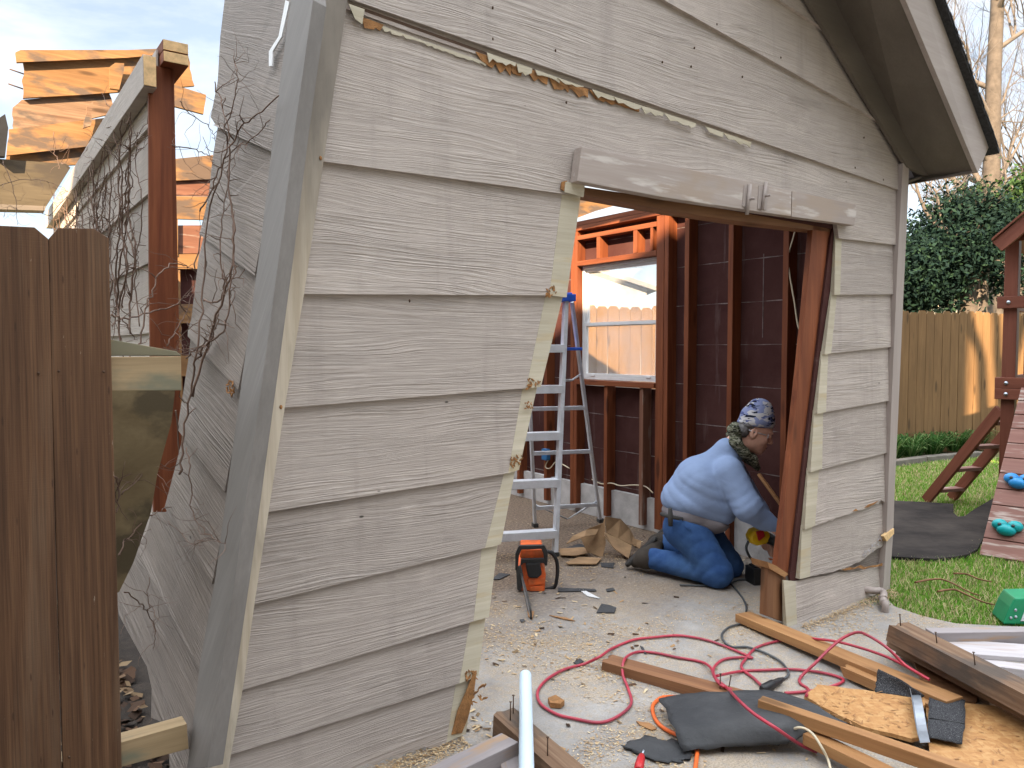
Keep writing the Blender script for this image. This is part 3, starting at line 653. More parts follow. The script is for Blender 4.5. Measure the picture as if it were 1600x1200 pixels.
b = MB(); shards(b, PW(361, 606, 0.024), .026, random.Random(4), 16, (Vector((1, 0, 0)), Vector((0, YS, 0)), Vector((0, 0, 1))))
b.build('torn_patch', M['rot'], shed, MP)
panel_prism('white_cable', [(446, 0), (452, 3), (440, 57), (426, 80), (425, 103), (420, 103), (420, 80), (435, 57)], 0.03, 0.004, M['alu_white'])

px_prism('door_head_trim', [(1238, 298.5), (1300, 311.5), (1337, 319.5), (1338, 331), (1335, 352), (1300, 347), (1237, 338.5)], 0.070, 0.043, M['head_trim'], 0.002)
o = px_prism('door_head_trim', [(909, 229), (1237, 298), (1236, 338), (1200, 333), (1040, 309), (902, 283)], 0.072, 0.045, M['head_trim'], 0.003)
px_prism('door_head_trim', [(884, 284), (914, 288), (912, 308), (882, 300)], 0.034, 0.006, M['bare'], 0)
px_prism('torn_patch', [(878, 284), (886, 282), (885, 300), (876, 296)], 0.031, 0.004, M['rot'], 0)
b = MB()
for u0, v0, u1, v1, r in ((1172, 288, 1167, 335, .009), (1197, 285, 1191, 328, .0075)):
    p, q = WL(u0, v0, 0.082), WL(u1, v1, 0.082); b.tube([p, q], r, 8)
    c = p.lerp(q, .5); b.tube([c + Vector((0, 0, 0)), c + Vector((0.006, -0.03, 0))], .006, 6)
b.prism([WL(*q, 0.0755) for q in [(1163, 290), (1170, 288), (1166, 324), (1160, 322)]], (0, .004, 0)); b.prism([WL(*q, 0.0755) for q in [(1186, 290), (1202, 292), (1198, 328), (1184, 326)]], (0, .004, 0))
la = sbuild(b, 'barrel_bolt', M['trim'])
px_prism('door_header', [(903, 291), (1040, 311), (1200, 337), (1302, 351), (1301, 363), (1150, 345), (1063, 332), (911, 304)], -0.016, 0.088, M['pine_dark'], 0)
# red jamb stud right of the opening, its stub, and the jamb on the left
px_prism('jamb_stud', [(1271, 345), (1299, 350), (1276, 560), (1258, 720), (1240, 904), (1213, 892), (1236, 700), (1255, 520)], -0.016, 0.03, M['stud'], 0.002)
px_prism('jamb_stub', [(1200, 882), (1228, 900), (1224, 972), (1197, 962)], -0.016, 0.04, M['pine_dark'], 0.002)
px_prism('door_sill_splinter', [(1199, 878), (1213, 884), (1232, 897), (1226, 902), (1202, 888)], 0.0, 0.10, M['pine'], 0)
px_prism('jamb_stud', [(865, 310), (893, 309), (868, 465), (828, 605), (790, 735), (762, 850), (732, 962), (700, 1130), (668, 1140), (700, 962), (733, 850), (762, 735), (800, 605), (840, 465)], -0.016, 0.088, M['stud'], 0)
b = MB(); rr = random.Random(44)
for u, v, e in ((860, 455, .02), (833, 600, .022), (826, 633, .014), (806, 720, .02), (745, 1085, .03), (735, 1055, .02)):
    p = WL(u, v, 0.024)
    shards(b, p, e * 1.25, rr, 16)
sbuild(b, 'torn_edge', M['rot'])
px_prism('torn_edge', [(740, 1051), (745, 1048), (741, 1080), (732, 1120), (722, 1145), (706, 1148), (716, 1110), (730, 1078)], 0.027, 0.004, M['rot'], 0)
px_prism('corner_trim', [(1411, 255), (1421, 252), (1418, 330), (1411, 480), (1404, 640), (1398, 770), (1396, 830), (1390, 915), (1380, 921), (1384, 860), (1388, 760), (1396, 560), (1403, 400)], 0.040, 0.038, M['trim'], 0.002)
px_prism('splinter', [(1381, 838), (1397, 826), (1397, 834), (1386, 846)], 0.05, 0.02, M['endgrain'], 0)
b = MB(); b.box((0.03, 0.05, 1.2), (0.02, 0.10, 2.4)); sbuild(b, 'corner_trim', M['trim'])

# right wall: dark fibreboard, studs, plates, window
b = MB()
for (y0, y1, z0, z1) in ((0.12, 1.735, 0.24, 2.40), (1.735, 2.64, 0.24, 1.09), (1.735, 2.64, 2.09, 2.40), (2.64, 5.55, 0.24, 2.40)):
    b.box((-0.012, (y0 + y1) / 2, (z0 + z1) / 2), (0.012, y1 - y0, z1 - z0))
sbuild(b, 'sheathing', M['fibre'])
b = MB()
for (y0, y1, z0, z1) in ((0.12, 1.735, 0.0, 2.42), (1.735, 2.64, 0.0, 1.09), (1.735, 2.64, 2.09, 2.42), (2.64, 5.55, 0.0, 2.42)):
    b.box((0.008, (y0 + y1) / 2, (z0 + z1) / 2), (0.022, y1 - y0, z1 - z0))
sbuild(b, 'outer_siding', M['siding_shaded'])
rr = random.Random(8)
for k in range(8):
    z = 2.285 - 0.2855 * k
    for y0, y1 in ((0.13, 1.735), (2.64, 5.5)) if 1.12 < z < 2.09 else ((0.13, 5.5),):
        n = int((y1 - y0) / .035); b = MB(); vs = []
        for i in range(n + 1):
            y = y0 + (y1 - y0) * i / n; zc = z + .003 * mnoise.noise(Vector((y * 6, k, 0))); h = max(.0005, .0026 * (.7 + 1.6 * mnoise.noise(Vector((y * 9, k * 3.1, 5)))))
            vs += [(-0.0188, y, zc - h), (-0.0188, y, zc + h)]
        b.add(vs, [(2 * i, 2 * i + 1, 2 * i + 3, 2 * i + 2) for i in range(n)]); sbuild(b, 'joint_line', M['joint'])
b = MB(); b.box((-0.0195, 0.86, 1.75), (0.003, 0.004, 0.55)); sbuild(b, 'joint_line', M['joint'])
def wall_stud(y0, y1, z0=0.04, z1=2.385, mat='stud', x0=-0.11, x1=-0.019):
    p = MS @ Vector(((x0 + x1) / 2, (y0 + y1) / 2, z0)); q = MS @ Vector(((x0 + x1) / 2, (y0 + y1) / 2, z1))
    return beam('stud', p, q, abs(x1 - x0), abs(y1 - y0), M[mat], shed, E2, top=False, bevel=0.002)
for y0, y1, z0, z1, mt in ((1.615, 1.655, .04, 2.385, 'stud'), (1.660, 1.735, .04, 2.385, 'stud'), (1.420, 1.460, .04, 2.385, 'stud'), (1.035, 1.075, .04, 2.385, 'stud'), (0.610, 0.650, .04, 2.385, 'stud'), (0.20, 0.24, .04, 2.385, 'stud'),
                       (2.640, 2.680, .04, 2.385, 'stud'), (2.684, 2.724, .04, 2.385, 'stud'), (3.05, 3.09, .04, 2.385, 'stud'), (3.46, 3.50, .04, 2.385, 'stud'), (3.87, 3.91, .04, 2.385, 'stud'), (4.28, 4.32, .04, 2.385, 'stud'), (4.9, 4.94, .04, 2.385, 'stud'),
                       (2.26, 2.30, .04, 1.10, 'stud'), (1.86, 1.90, .04, 1.10, 'stud_gray'), (2.36, 2.40, 2.135, 2.31, 'stud'), (1.94, 1.98, 2.135, 2.31, 'stud'), (1.775, 1.80, 2.135, 2.31, 'stud')):
    wall_stud(y0, y1, z0, z1, mt)
def wall_plate(name, y0, y1, z, h, x0=-0.113, x1=-0.018, mat='stud'):
    return beam(name, MS @ Vector(((x0 + x1) / 2, y0, z)), MS @ Vector(((x0 + x1) / 2, y1, z)), x1 - x0, h, M[mat], shed, EZ, bevel=0.002)
wall_plate('top_plate', 0.02, 5.5, 2.425, 0.037); wall_plate('top_plate', 0.02, 5.5, 2.464, 0.037)
wall_plate('window_header', 1.737, 2.638, 2.345, 0.036, -0.112); wall_plate('window_header', 1.737, 2.638, 2.133, 0.04, -0.112); wall_plate('window_sill', 1.737, 2.638, 1.142, 0.04, -0.125)
b = MB(); b.box((-0.035, 2.8, 0.125), (0.05, 5.5, 0.25)); sbuild(b, 'curb', M['curb'])
b = MB()
def wframe(b, y0, y1, z0, z1, w, x, d):
    b.box((x, (y0 + y1) / 2, z0 + w / 2), (d, y1 - y0, w)); b.box((x, (y0 + y1) / 2, z1 - w / 2), (d, y1 - y0, w))
    b.box((x, y0 + w / 2, (z0 + z1) / 2), (d, w, z1 - z0 - 2 * w)); b.box((x, y1 - w / 2, (z0 + z1) / 2), (d, w, z1 - z0 - 2 * w))
wframe(b, 1.742, 2.634, 1.146, 2.092, 0.022, -0.03, 0.05); win = sbuild(b, 'window', M['alu_white'])
b = MB(); wframe(b, 1.765, 2.611, 1.585, 2.068, 0.024, -0.022, 0.02); b.build('sash', M['alu_white'], win, MS)
b = MB(); wframe(b, 1.765, 2.611, 1.169, 1.618, 0.026, -0.044, 0.02); b.box((-0.056, 2.5, 1.182), (0.012, 0.05, 0.014)); b.box((-0.056, 1.86, 1.182), (0.012, 0.05, 0.014)); b.build('sash', M['alu_white'], win, MS)
for z0, z1, x in ((1.61, 2.044, -0.022), (1.195, 1.592, -0.044)):
    b = MB(); b.box((x, 2.188, (z0 + z1) / 2), (0.004, 0.797, z1 - z0)); b.build('pane', M['glass'], win, MS)
b = MB(); p = [RW(u, v, -0.10) for u, v in [(1246, 345), (1240, 370), (1232, 400), (1234, 430), (1241, 470), (1246, 505), (1252, 525), (1256, 560)]]
b.tube(sm_path(p), 0.0055, 6); sbuild(b, 'hanging_wire', M['cream_wire'])
b = MB(); p = [RW(u, v, -0.10) for u, v in [(925, 749), (940, 756), (955, 755), (970, 759), (990, 758), (1008, 760), (1020, 770)]]; b.tube(sm_path(p), 0.005, 6)
p = [RW(u, v, -0.115) for u, v in [(857, 718), (852, 729), (859, 732), (868, 722), (876, 724), (890, 732)]]; b.tube(sm_path(p), 0.005, 6); sbuild(b, 'hanging_wire', M['cream_wire'])
b = MB(); p = RW(853, 710, -0.125); b.box(p, (0.045, 0.075, 0.10)); sbuild(b, 'outlet_box', plain('blue_outlet_box', (0.03, 0.13, 0.30), 0.5), 0.006)

# rear wall, with the sunlit timbers still standing
YR = 5.5
b = MB(); b.prism([(-3.62, YR + 0.1, 0), (-0.02, YR + 0.1, 0), (-0.02, YR + 0.1, 2.2), (-2.2, YR + 0.1, 2.45), (-3.62, YR + 0.1, 2.45)], (0, 0.012, 0)); sbuild(b, 'sheathing', M['fibre'])
for x in (-3.45, -3.05, -2.64, -2.23, -1.83, -1.42, -1.01, -0.61, -0.2):
    beam('stud', MS @ Vector((x, YR + 0.05, 0.02)), MS @ Vector((x, YR + 0.05, 2.15)), 0.038, 0.088, M['roof_pine'], shed, E2, top=False)
def bw_prism(name, px, y, d, mat):
    return flat([BW(u, v, y) for u, v in px], d, name, mat)
bw_prism('rear_beam', [(255, 250), (345, 241), (345, 279), (255, 283)], YR, 0.05, M['roof_pine'])
bw_prism('rear_beam', [(250, 306), (345, 307), (345, 344), (250, 341)], YR, 0.05, M['roof_pine'])
bw_prism('rear_board', [(250, 284), (345, 280), (345, 306), (250, 305)], YR + 0.03, 0.03, M['stud_gray'])
bw_prism('rear_board', [(279, 352), (330, 352), (330, 396), (279, 396)], YR + 0.03, 0.03, M['stud_gray'])
bw_prism('rear_beam', [(250, 397), (330, 397), (330, 420), (250, 420)], YR, 0.05, M['roof_pine'])
bw_prism('rear_beam', [(250, 475), (330, 475), (330, 505), (250, 505)], YR, 0.05, M['roof_pine'])
bw_prism('rear_beam', [(250, 555), (330, 556), (330, 588), (250, 588)], YR, 0.05, M['roof_pine'])
bw_prism('rear_beam', [(250, 632), (330, 632), (330, 676), (250, 676)], YR, 0.05, M['roof_pine'])
bw_prism('rear_beam', [(266, 343), (278, 343), (278, 400), (266, 400)], YR - 0.01, 0.05, M['roof_pine'])
bw_prism('rear_beam', [(890, 300), (918, 307), (958, 322), (930, 330), (890, 345)], YR, 0.05, M['roof_pine'])

# rear part of the left wall: siding outside, studs and plates cut off at the front
XL = -3.62
def LWp(u, v, x=XL - 0.02): return MSI @ onpl(u, v, A0 + E1 * x, E1)
zs = [0.25, 0.55, 0.86, 1.17, 1.47, 1.78, 2.08, 2.36, 2.66]
for i in range(8):
    z0, z1 = zs[i], zs[i + 1] + (0.012 if i < 7 else 0)
    y0 = 1.235 + rnd.uniform(0, .02); y1 = 5.7
    b = MB(); f = [(XL - 0.024, y0, z0), (XL - 0.024, y1, z0), (XL - 0.007, y1, z1), (XL - 0.007, y0, z1)]
    k = [(XL, y0, z0), (XL, y1, z0), (XL, y1, z1), (XL, y0, z1)]
    Mr = MS @ Matrix.Translation((XL, 0, 0)) @ Matrix.Rotation(math.pi / 2, 4, 'Z'); inv = Mr.inverted() @ MS
    b.add([inv @ Vector(p) for p in f + k], [(0, 1, 2, 3), (7, 6, 5, 4), (0, 4, 5, 1), (1, 5, 6, 2), (2, 6, 7, 3), (3, 7, 4, 0)])
    b.build('side_board', M['siding'], shed, Mr)
b = MB(); b.box((XL + 0.006, 3.5, 1.45), (0.012, 4.45, 2.42)); sbuild(b, 'sheathing', M['plywood_old'])
for k, y in enumerate((1.26, 1.68, 2.1, 2.5, 2.9, 3.3, 3.7, 4.1, 4.5, 4.9, 5.3)):
    z0 = 0.75 if k == 0 else 0.05
    ww = 0.088 if k else 0.045; beam('stud', MS @ Vector((XL + 0.016 + ww / 2, y, z0)), MS @ Vector((XL + 0.016 + ww / 2, y, 2.585)), ww, 0.042, M['stud'], shed, E2, top=False)
# splintered foot of the front stud
pp = [(235, 640), (272, 640), (273, 700), (270, 760), (264, 830), (256, 880), (251, 932), (245, 890), (243, 850), (238, 740)]
flat([BW(u, v, 1.235) for u, v in pp], 0.03, 'stud_splinter', M['stud'])
pp = [(232, 100), (267, 108), (272, 560), (276, 645), (236, 645), (233, 420)]
flat([BW(u, v, 1.232) for u, v in pp], 0.02, 'stud', M['stud'])
for dz, x0 in ((0.0, 0), (0.048, 0.004)):
    p = BW(254, 101, 1.19); z = p.z + 0.052 + dz; beam('top_plate', MS @ Vector((XL + 0.055, 1.17 + x0, z)), MS @ Vector((XL + 0.055, 5.6, z)), 0.10, 0.044, M['stud'], shed)
    b = MB(); b.box((XL + 0.055, 1.168 + x0, z - 0.022), (0.096, 0.006, 0.04)); sbuild(b, 'cut_end', M['endgrain'])
beam('fascia', MS @ Vector((XL - 0.05, 1.16, 2.60)), MS @ Vector((XL - 0.05, 5.7, 2.60)), 0.05, 0.13, M['siding'], shed)
b = MB(); b.box((XL - 0.05, 1.155, 2.535), (0.046, 0.006, 0.12)); sbuild(b, 'cut_end', M['endgrain'])
# stack of broken roof boards leaning beyond the wall head
for px, y, mt in (([(24, 82), (32, 78), (200, 78), (292, 74), (293, 81), (200, 90), (60, 96), (26, 97)], 5.75, 'roof_pine'), ([(36, 97), (292, 80), (304, 134), (130, 148), (36, 153)], 5.80, 'roof_pine'),
                  ([(20, 168), (34, 156), (170, 144), (182, 176), (60, 203), (22, 204)], 5.84, 'weather'), ([(14, 202), (165, 184), (170, 225), (10, 243)], 5.80, 'roof_pine'), ([(10, 244), (150, 226), (150, 256), (8, 262)], 5.86, 'roof_pine'),
                  ([(258, 128), (322, 148), (318, 178), (258, 162)], 5.70, 'roof_pine'), ([(172, 104), (180, 98), (194, 99), (186, 140), (172, 138)], 5.70, 'roof_pine'), ([(136, 166), (146, 158), (142, 196), (130, 200)], 5.70, 'weather')):
    b = MB(); P = []
    for i in range(len(px)):
        a, c = px[i], px[(i + 1) % len(px)]; k = max(1, int(math.hypot(a[0] - c[0], a[1] - c[1]) / 9)) if abs(a[0] - c[0]) < 20 else 1
        for j in range(k): t = j / k; P.append((a[0] + (c[0] - a[0]) * t + (rnd.uniform(-1.8, 1.8) if j else 0), a[1] + (c[1] - a[1]) * t))
    b.prism([BW(u, v, y) for u, v in P], (0, 0.04, 0)); sbuild(b, 'roof_board', M[mt])
b = MB()
for u0, v0, u1, v1 in ((15, 108, 38, 116), (13, 131, 36, 139)): b.tube([BW(u0, v0, 5.8), BW(u1, v1, 5.82)], 0.006, 5)
sbuild(b, 'nail', M['nail'])
bw_prism('eave_beam', [(-30, 246), (104, 256), (110, 262), (70, 326), (-30, 324)], 5.0, 0.12, M['eave_board'])
bw_prism('eave_beam', [(-30, 318), (72, 322), (70, 329), (-30, 326)], 4.98, 0.16, M['trim_dark'])
bw_prism('dark_trunk', [(-10, 190), (8, 178), (13, 200), (8, 244), (-10, 244)], 4.9, 0.08, M['black'])  # dark trunk at the left edge, cut as a flat black shape

# roof: the right slope only, from the rake in front to the torn edge above the doorway
def fp(u, v, off): return WL(u, v, off)
f0, f1 = fp(1415, 0, 0.40), fp(1528, 270, 0.32); g0, g1 = fp(1460, 0, 0.40), fp(1545, 230, 0.32)
def extend(a, b_, t): return a + (b_ - a) * t
t_up = -2.2
fu, gu = extend(f0, f1, -0.75), extend(g0, g1, -0.95)
b = MB(); b.prism([f1, g1, gu, fu], (0, 0.025, 0)); rf = sbuild(b, 'fascia', M['trim'], 0.002)
a0, a1 = WL(1255, 0, 0.026), WL(1412, 262, 0.026); w0, w1 = WL(1303, 0, 0.03), WL(1446, 277, 0.03)
au, wu = extend(a0, a1, -0.75), extend(w0, w1, -0.8)
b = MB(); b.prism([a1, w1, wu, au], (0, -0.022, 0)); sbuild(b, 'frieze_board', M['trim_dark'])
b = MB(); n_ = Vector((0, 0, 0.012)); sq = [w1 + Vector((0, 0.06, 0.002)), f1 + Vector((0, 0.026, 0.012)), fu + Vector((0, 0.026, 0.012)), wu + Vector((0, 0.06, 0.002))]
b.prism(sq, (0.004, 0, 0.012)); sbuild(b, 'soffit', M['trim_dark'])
# roof deck with shingles: through the fascia top, back over the first metre and a half
back = Vector((0, 1.9, 0)); e = Vector((0.02, -0.035, -0.015))
b = MB(); q = [g1 + e + Vector((.03, 0, -.02)), gu + e, gu + back, g1 + back + Vector((.03, 0, -.02))]; b.prism(q, (0.006, 0, 0.02)); sbuild(b, 'shingle_roof', M['roof'])
b = MB(); rr = random.Random(3); nseg = 60
for i in range(nseg):
    p = g1.lerp(gu, i / nseg); q_ = g1.lerp(gu, (i + .97) / nseg); d = Vector((0.014 + rr.uniform(0, .005), -0.04 - rr.uniform(0, .004), rr.uniform(-.006, -.001)))
    b.prism([p + d, q_ + d, q_ + Vector((0.03, 0.1, 0.022)), p + Vector((0.03, 0.1, 0.022))], (0.004, 0, 0.008))
sbuild(b, 'shingle_edge', M['roof'])
b = MB(); c0 = WL(1422, 288, 0.0)
q = [f1 + Vector((0, .02, .004)), WL(1446, 277, 0.03) + Vector((0, 0, .0)), Vector((0.06, 0.0, 2.33)), Vector((0.06, 1.8, 2.33)), f1 + Vector((0, 2.1, 0.0))]
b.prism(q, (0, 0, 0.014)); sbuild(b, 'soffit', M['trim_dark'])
b = MB(); b.prism([f1 + Vector((0, .026, 0)), g1 + Vector((0, .026, -.01)), g1 + Vector((0, 2.1, -.01)), f1 + Vector((0, 2.1, 0))], (-0.02, 0, 0)); sbuild(b, 'fascia', M['trim'])
for y in (0.3, 0.75, 1.2, 1.65):
    p = MS @ Vector((0.05, y, 2.50)); q_ = MS @ Vector((RIDGE, y, gable_z(RIDGE) + .03)); beam('rafter', p, q_, 0.038, 0.13, M['stud'], shed)
# downspout stub by the corner
b = MB(); p0 = WL(1348, 921, 0.0); g = MSI @ onz(1383, 956)
p = [p0, p0 + Vector((0.015, -0.05, 0.004)), p0 + Vector((0.05, -0.09, 0.0)), p0.lerp(g, .62) + Vector((0.012, -0.03, 0.01)), g + Vector((0, 0, 0.045)), g + Vector((0, 0, 0.0))]
b.tube(sm_path(p, 5), 0.019, 10); b.tube([p0.lerp(g, .38) + Vector((.03, -.045, .012)), p0.lerp(g, .45) + Vector((.03, -.045, .008))], 0.0225, 10); sbuild(b, 'drain_pipe', M['pipe_tan'])
# ---------------------------------------------------------------- unseen house behind the viewer, sized to shade the yard
shade_house = thing('house', 'unseen beige house behind the viewer, sized to shade the yard, with an added chimney', 'house', Vector((-1.0, -6.0, 0)))
def hb(b, name, mat, parent=shade_house): return b.build(name, mat, parent, Matrix.Identity(4))
mw = plain('beige_house_wall', (0.50, 0.46, 0.40), 0.9, 0, 0.2, 2)  # pale beige picked to bounce light back into the yard
b = MB(); b.prism([(-11, -2.8, 0), (-11, -8.4, 0), (-11, -8.4, 6.3), (-11, -5.6, 8.9), (-11, -2.8, 6.3)], (19, 0, 0)); hb(b, 'wall', mw)
b = MB(); b.prism([(-11.4, -2.3, 5.95), (-11.4, -5.6, 9.08), (-11.4, -8.9, 5.95), (-11.4, -8.9, 5.80), (-11.4, -5.6, 8.92), (-11.4, -2.3, 5.80)], (19.8, 0, 0)); rfh = hb(b, 'roof', M['roof'])
b = MB(); b.box((0.60, -5.5, 10.0), (1.16, 0.5, 6.4)); b.box((0.60, -5.5, 13.2), (1.19, 0.53, 0.12)); hb(b, 'shade_chimney', M['brick'], rfh)  # tall stack added to throw a straight strip of shade on the back fence
for x in (-8.5, -5.6, 0.9, 4.6):
    for z in (1.6, 4.5):
        b = MB(); wx = 0.06
        for (cx, cz, sx, sz_) in ((x, z + .65, 1.2, wx), (x, z - .65, 1.2, wx), (x - .57, z, wx, 1.24), (x + .57, z, wx, 1.24), (x, z, 1.08, .04)): b.box((cx, -2.78, cz), (sx, 0.08, sz_))
        wn = hb(b, 'window', M['alu_white']); b = MB(); b.box((x, -2.79, z), (1.08, 0.02, 1.24)); hb(b, 'pane', plain('dark_pane', (0.03, 0.035, 0.04), 0.05), wn)

# ---------------------------------------------------------------- brown fence at the left, its pickets and rails
PF = aty(75, 600, 1.96)
def FW(u, v, off=0.0): return onpl(u, v, PF + E2 * off, E2)
fen = thing('fence', 'dark brown dog eared picket fence beside the leaning shed corner', 'fence', Matrix.Translation(FW(75, 1400)))
def fprism(name, px, off, d, mat, bev=0.002, parent=fen, along='v'):
    pts = [FW(u, v, off) for u, v in px]
    o = pts[0]; Mx = frame(o, o - EZ if along == 'v' else o + E1, E1 if along == 'v' else EZ) if True else None
    Mi = Mx.inverted(); b = MB(); b.prism([Mi @ p for p in pts], Mi.to_3x3() @ (E2 * d)); return b.build(name, mat, parent, Mx, bev)
fprism('picket', [(-8, 352), (54, 355), (75.5, 373), (81, 600), (88, 900), (99, 1290), (-60, 1310), (-25, 372)], 0.0, 0.018, M['fence'])
fprism('picket', [(91, 356), (146, 357), (170, 372), (175, 600), (183, 900), (192, 1260), (101, 1290), (89, 900), (81, 600), (76, 373)], 0.004, 0.018, M['fence'])
fprism('picket', [(-130, 352), (-52, 352), (-30, 372), (-68, 1310), (-200, 1330), (-150, 372)], 0.0, 0.018, M['fence'])
fprism('rail', [(-150, 560), (283, 557), (284, 610), (-150, 614)], 0.024, 0.038, M['rail'], 0.002, fen, 'h')
fprism('rail', [(-150, 1270), (192, 1159), (292, 1131), (295, 1170), (192, 1198), (-150, 1310)], 0.024, 0.06, M['rail'], 0.002, fen, 'h')
fprism('gusset', [(120, 520), (178, 531), (276, 549), (284, 556), (120, 556)], 0.07, 0.05, M['rail'], 0.002, fen, 'h')
for u, v in ((60, 583), (92, 580), (162, 581), (108, 1183)): b = MB(); b.ball(FW(u, v, -0.002), (.004, .003, .004), 6, 4); b.build('nail_head', M['nail'], fen)
b = MB(); b.prism([FW(u, v, 0.30) for u, v in [(110, 600), (274, 606), (268, 660), (246, 740), (236, 800), (208, 880), (186, 925), (110, 960)]], E2 * 0.012)
tag(b.build('plywood_sheet', M['plywood_old']), 'stained sheet of old plywood standing behind the brown fence rail', 'plywood')

# ---------------------------------------------------------------- the fence across the back
FD = Vector((1, 0.325, 0)).normalized(); FN = Vector((-FD.y, FD.x, 0)); fr0 = Vector((0.36, 8.65, 0))
ff = thing('fence', 'tall cedar picket fence along the back of the lawn, half in sunlight', 'fence', Matrix.Translation(fr0))
b = MB(); b.prism([(0, -.066, 0), (0, .066, 0), (0, .066, 1.83), (0, .04, 1.88), (0, -.04, 1.88), (0, -.066, 1.83)], (0.018, 0, 0))
fm = None; rr = random.Random(21)
for i in range(66):
    P = fr0 + FD * (0.1425 * i); dz = rr.uniform(-.018, .018); 
    if i == 0:
        Mr = Matrix(((0, 0, 0, 0),) * 4)
    X = E2; Mx = Matrix(((0, E1.x, 0, 0), (0, E1.y, 0, 0), (-1, 0, 0, 0), (0, 0, 0, 1)))
    # own axes: x runs down the board so its grain does too
    xa, ya = Vector((0, 0, -1)), FD; za = xa.cross(ya)
    Mx = Matrix(((xa.x, ya.x, za.x, P.x), (xa.y, ya.y, za.y, P.y), (xa.z, ya.z, za.z, 1.90 + dz), (0, 0, 0, 1)))
    if fm is None:
        b = MB(); b.prism([(0, -.042, 0), (0, .042, 0), (.035, .068, 0), (1.92, .068, 0), (1.92, -.068, 0), (.035, -.068, 0)], (0, 0, 0.018))
        o = b.build('picket', M['fence_far'], ff, Mx); fm = o.data
    else:
        o = bpy.data.objects.new('picket', fm); tilt = Matrix.Rotation(rr.uniform(-.006, .006), 4, 'Z'); link(o, ff, Mx @ tilt)
for z in (0.35, 1.0, 1.6):
    p = fr0 + FN * 0.045 + EZ * z; beam('rail', p, p + FD * 9.4, 0.04, 0.09, M['fence_far'], ff)

# ---------------------------------------------------------------- garden bed, ground mat
b = MB(); pts = [onz(1360, 735), onz(1400, 727), onz(1450, 720), onz(1492, 716), onz(1540, 712)]
for a, c in zip(pts, pts[1:]):
    d = (c - a).normalized(); n_ = Vector((-d.y, d.x, 0)); b.prism([a - EZ * .05, a + EZ * .05, a + n_ * .12 + EZ * .05, a + n_ * .12 - EZ * .05], (c - a) * 0.97)
tag(b.build('garden_edging', plain('edging_stone', (0.17, 0.15, 0.125), .95, 0, .4, 9, .005), None, None, 0.01), 'low stone edging between the lawn and the leafy bed', 'edging')
def strap_plant(P, n, h, rad, label):
    b = MB(); rr = random.Random(int(P.x * 997))
    for i in range(n):
        a = rr.uniform(0, 6.283); q = P + Vector((math.cos(a), math.sin(a), 0)) * rr.uniform(0, rad * .4); L = h * rr.uniform(.6, 1.15); out = Vector((math.cos(a), math.sin(a), 0)); s_ = Vector((-out.y, out.x, 0)) * 0.008
        r_ = rad * rr.uniform(.5, 1.3); pt = [q + out * (r_ * t) + EZ * (L * (1.9 * t - 1.25 * t * t)) for t in (0, .35, .7, 1.0)]
        vs = []; 
        for k, p in enumerate(pt): w = (1, .9, .6, .08)[k]; vs += [p - s_ * w, p + s_ * w]
        b.add(vs, [(2 * k, 2 * k + 1, 2 * k + 3, 2 * k + 2) for k in range(3)])
    return tag(b.build('strap_leaf_plant', M['strap'], None, None, 0, False), label, 'plant', 'strap leaf plants along the back fence')
for i, (u, v) in enumerate(((1392, 716), (1408, 706), (1424, 713), (1440, 703), (1456, 709), (1472, 701), (1490, 704), (1508, 697), (1526, 700), (1546, 693), (1416, 696), (1450, 694), (1484, 690), (1532, 684))):
    strap_plant(onz(u, v), 150, .36, .30, 'clump of green strap leaves in the bed at the foot of the cedar fence')
px = [(1376, 781), (1440, 784), (1490, 787), (1489, 801), (1497, 807), (1508, 806), (1520, 797), (1558, 778), (1549, 806), (1538, 838), (1527, 858), (1512, 866), (1490, 870), (1460, 873), (1420, 871), (1372, 868)]
b = MB(); P = [onz(u, v, 0.012) for u, v in px]; P[7].z += .02
b.prism(P, (0, 0, -0.02)); tag(b.build('ground_mat', M['mat']), 'black rubber ground mat with rounded end lying on the lawn beside the climbing ramp', 'mat')

# ---------------------------------------------------------------- playset
ps = thing('playset', 'red stained wooden playset with ladder, gabled roof and climbing ramp with plastic grips', 'playset', onz(1574, 778))
WD = Vector((0.72, -0.69, 0)).normalized(); AD = Vector((-WD.y, WD.x, 0))
if AD.y < 0: AD = -AD
pb = onz(1574, 852); pb = aty(1574, 700, 6.2); pb.z = 0
def post(P, z1): return beam('post', P, P + EZ * z1, .095, .095, M['playset'], ps, AD, 0.004, top=False)
zt = aty(1574, 360, 6.2).z
post(pb, zt); post(pb + WD * 1.5, zt); post(pb + AD * 1.5, zt); post(pb + WD * 1.5 + AD * 1.5, zt)
for v, h in ((473, .095), (598, .088), (615, .088)):
    z = aty(1574, v, 6.2).z; p = pb - AD * 0.068 - WD * 0.085 + EZ * z
    beam('rail', p, p + WD * 1.7, .038, h, M['playset'], ps, EZ, 0.004, top=False)
    p2 = pb - WD * 0.068 - AD * .1 + EZ * (z + .001); beam('rail', p2 + AD * .2, p2 + AD * 1.6, .038, h, M['playset'], ps, EZ, 0.004, top=False)
    b = MB(); b.lathe([(0, .012), (.012, .01), (.016, 0), (.016, -.01)], 10, frame(pb - AD * .088 - WD * .005 + EZ * z, pb - AD * .2 - WD * .005 + EZ * z) @ Matrix.Rotation(math.pi / 2, 4, 'Y')); b.build('bolt', M['steel'], ps)
b = MB(); z = aty(1574, 612, 6.2).z
for i in range(11): b.box(pb + WD * .75 + AD * (.05 + .14 * i) + EZ * z, (1.5, .13, .03), Matrix.Rotation(math.atan2(WD.y, WD.x), 4, 'Z'))
b.build('deck', M['playset'], ps)
z0, z1 = aty(1574, 585, 6.2).z, zt
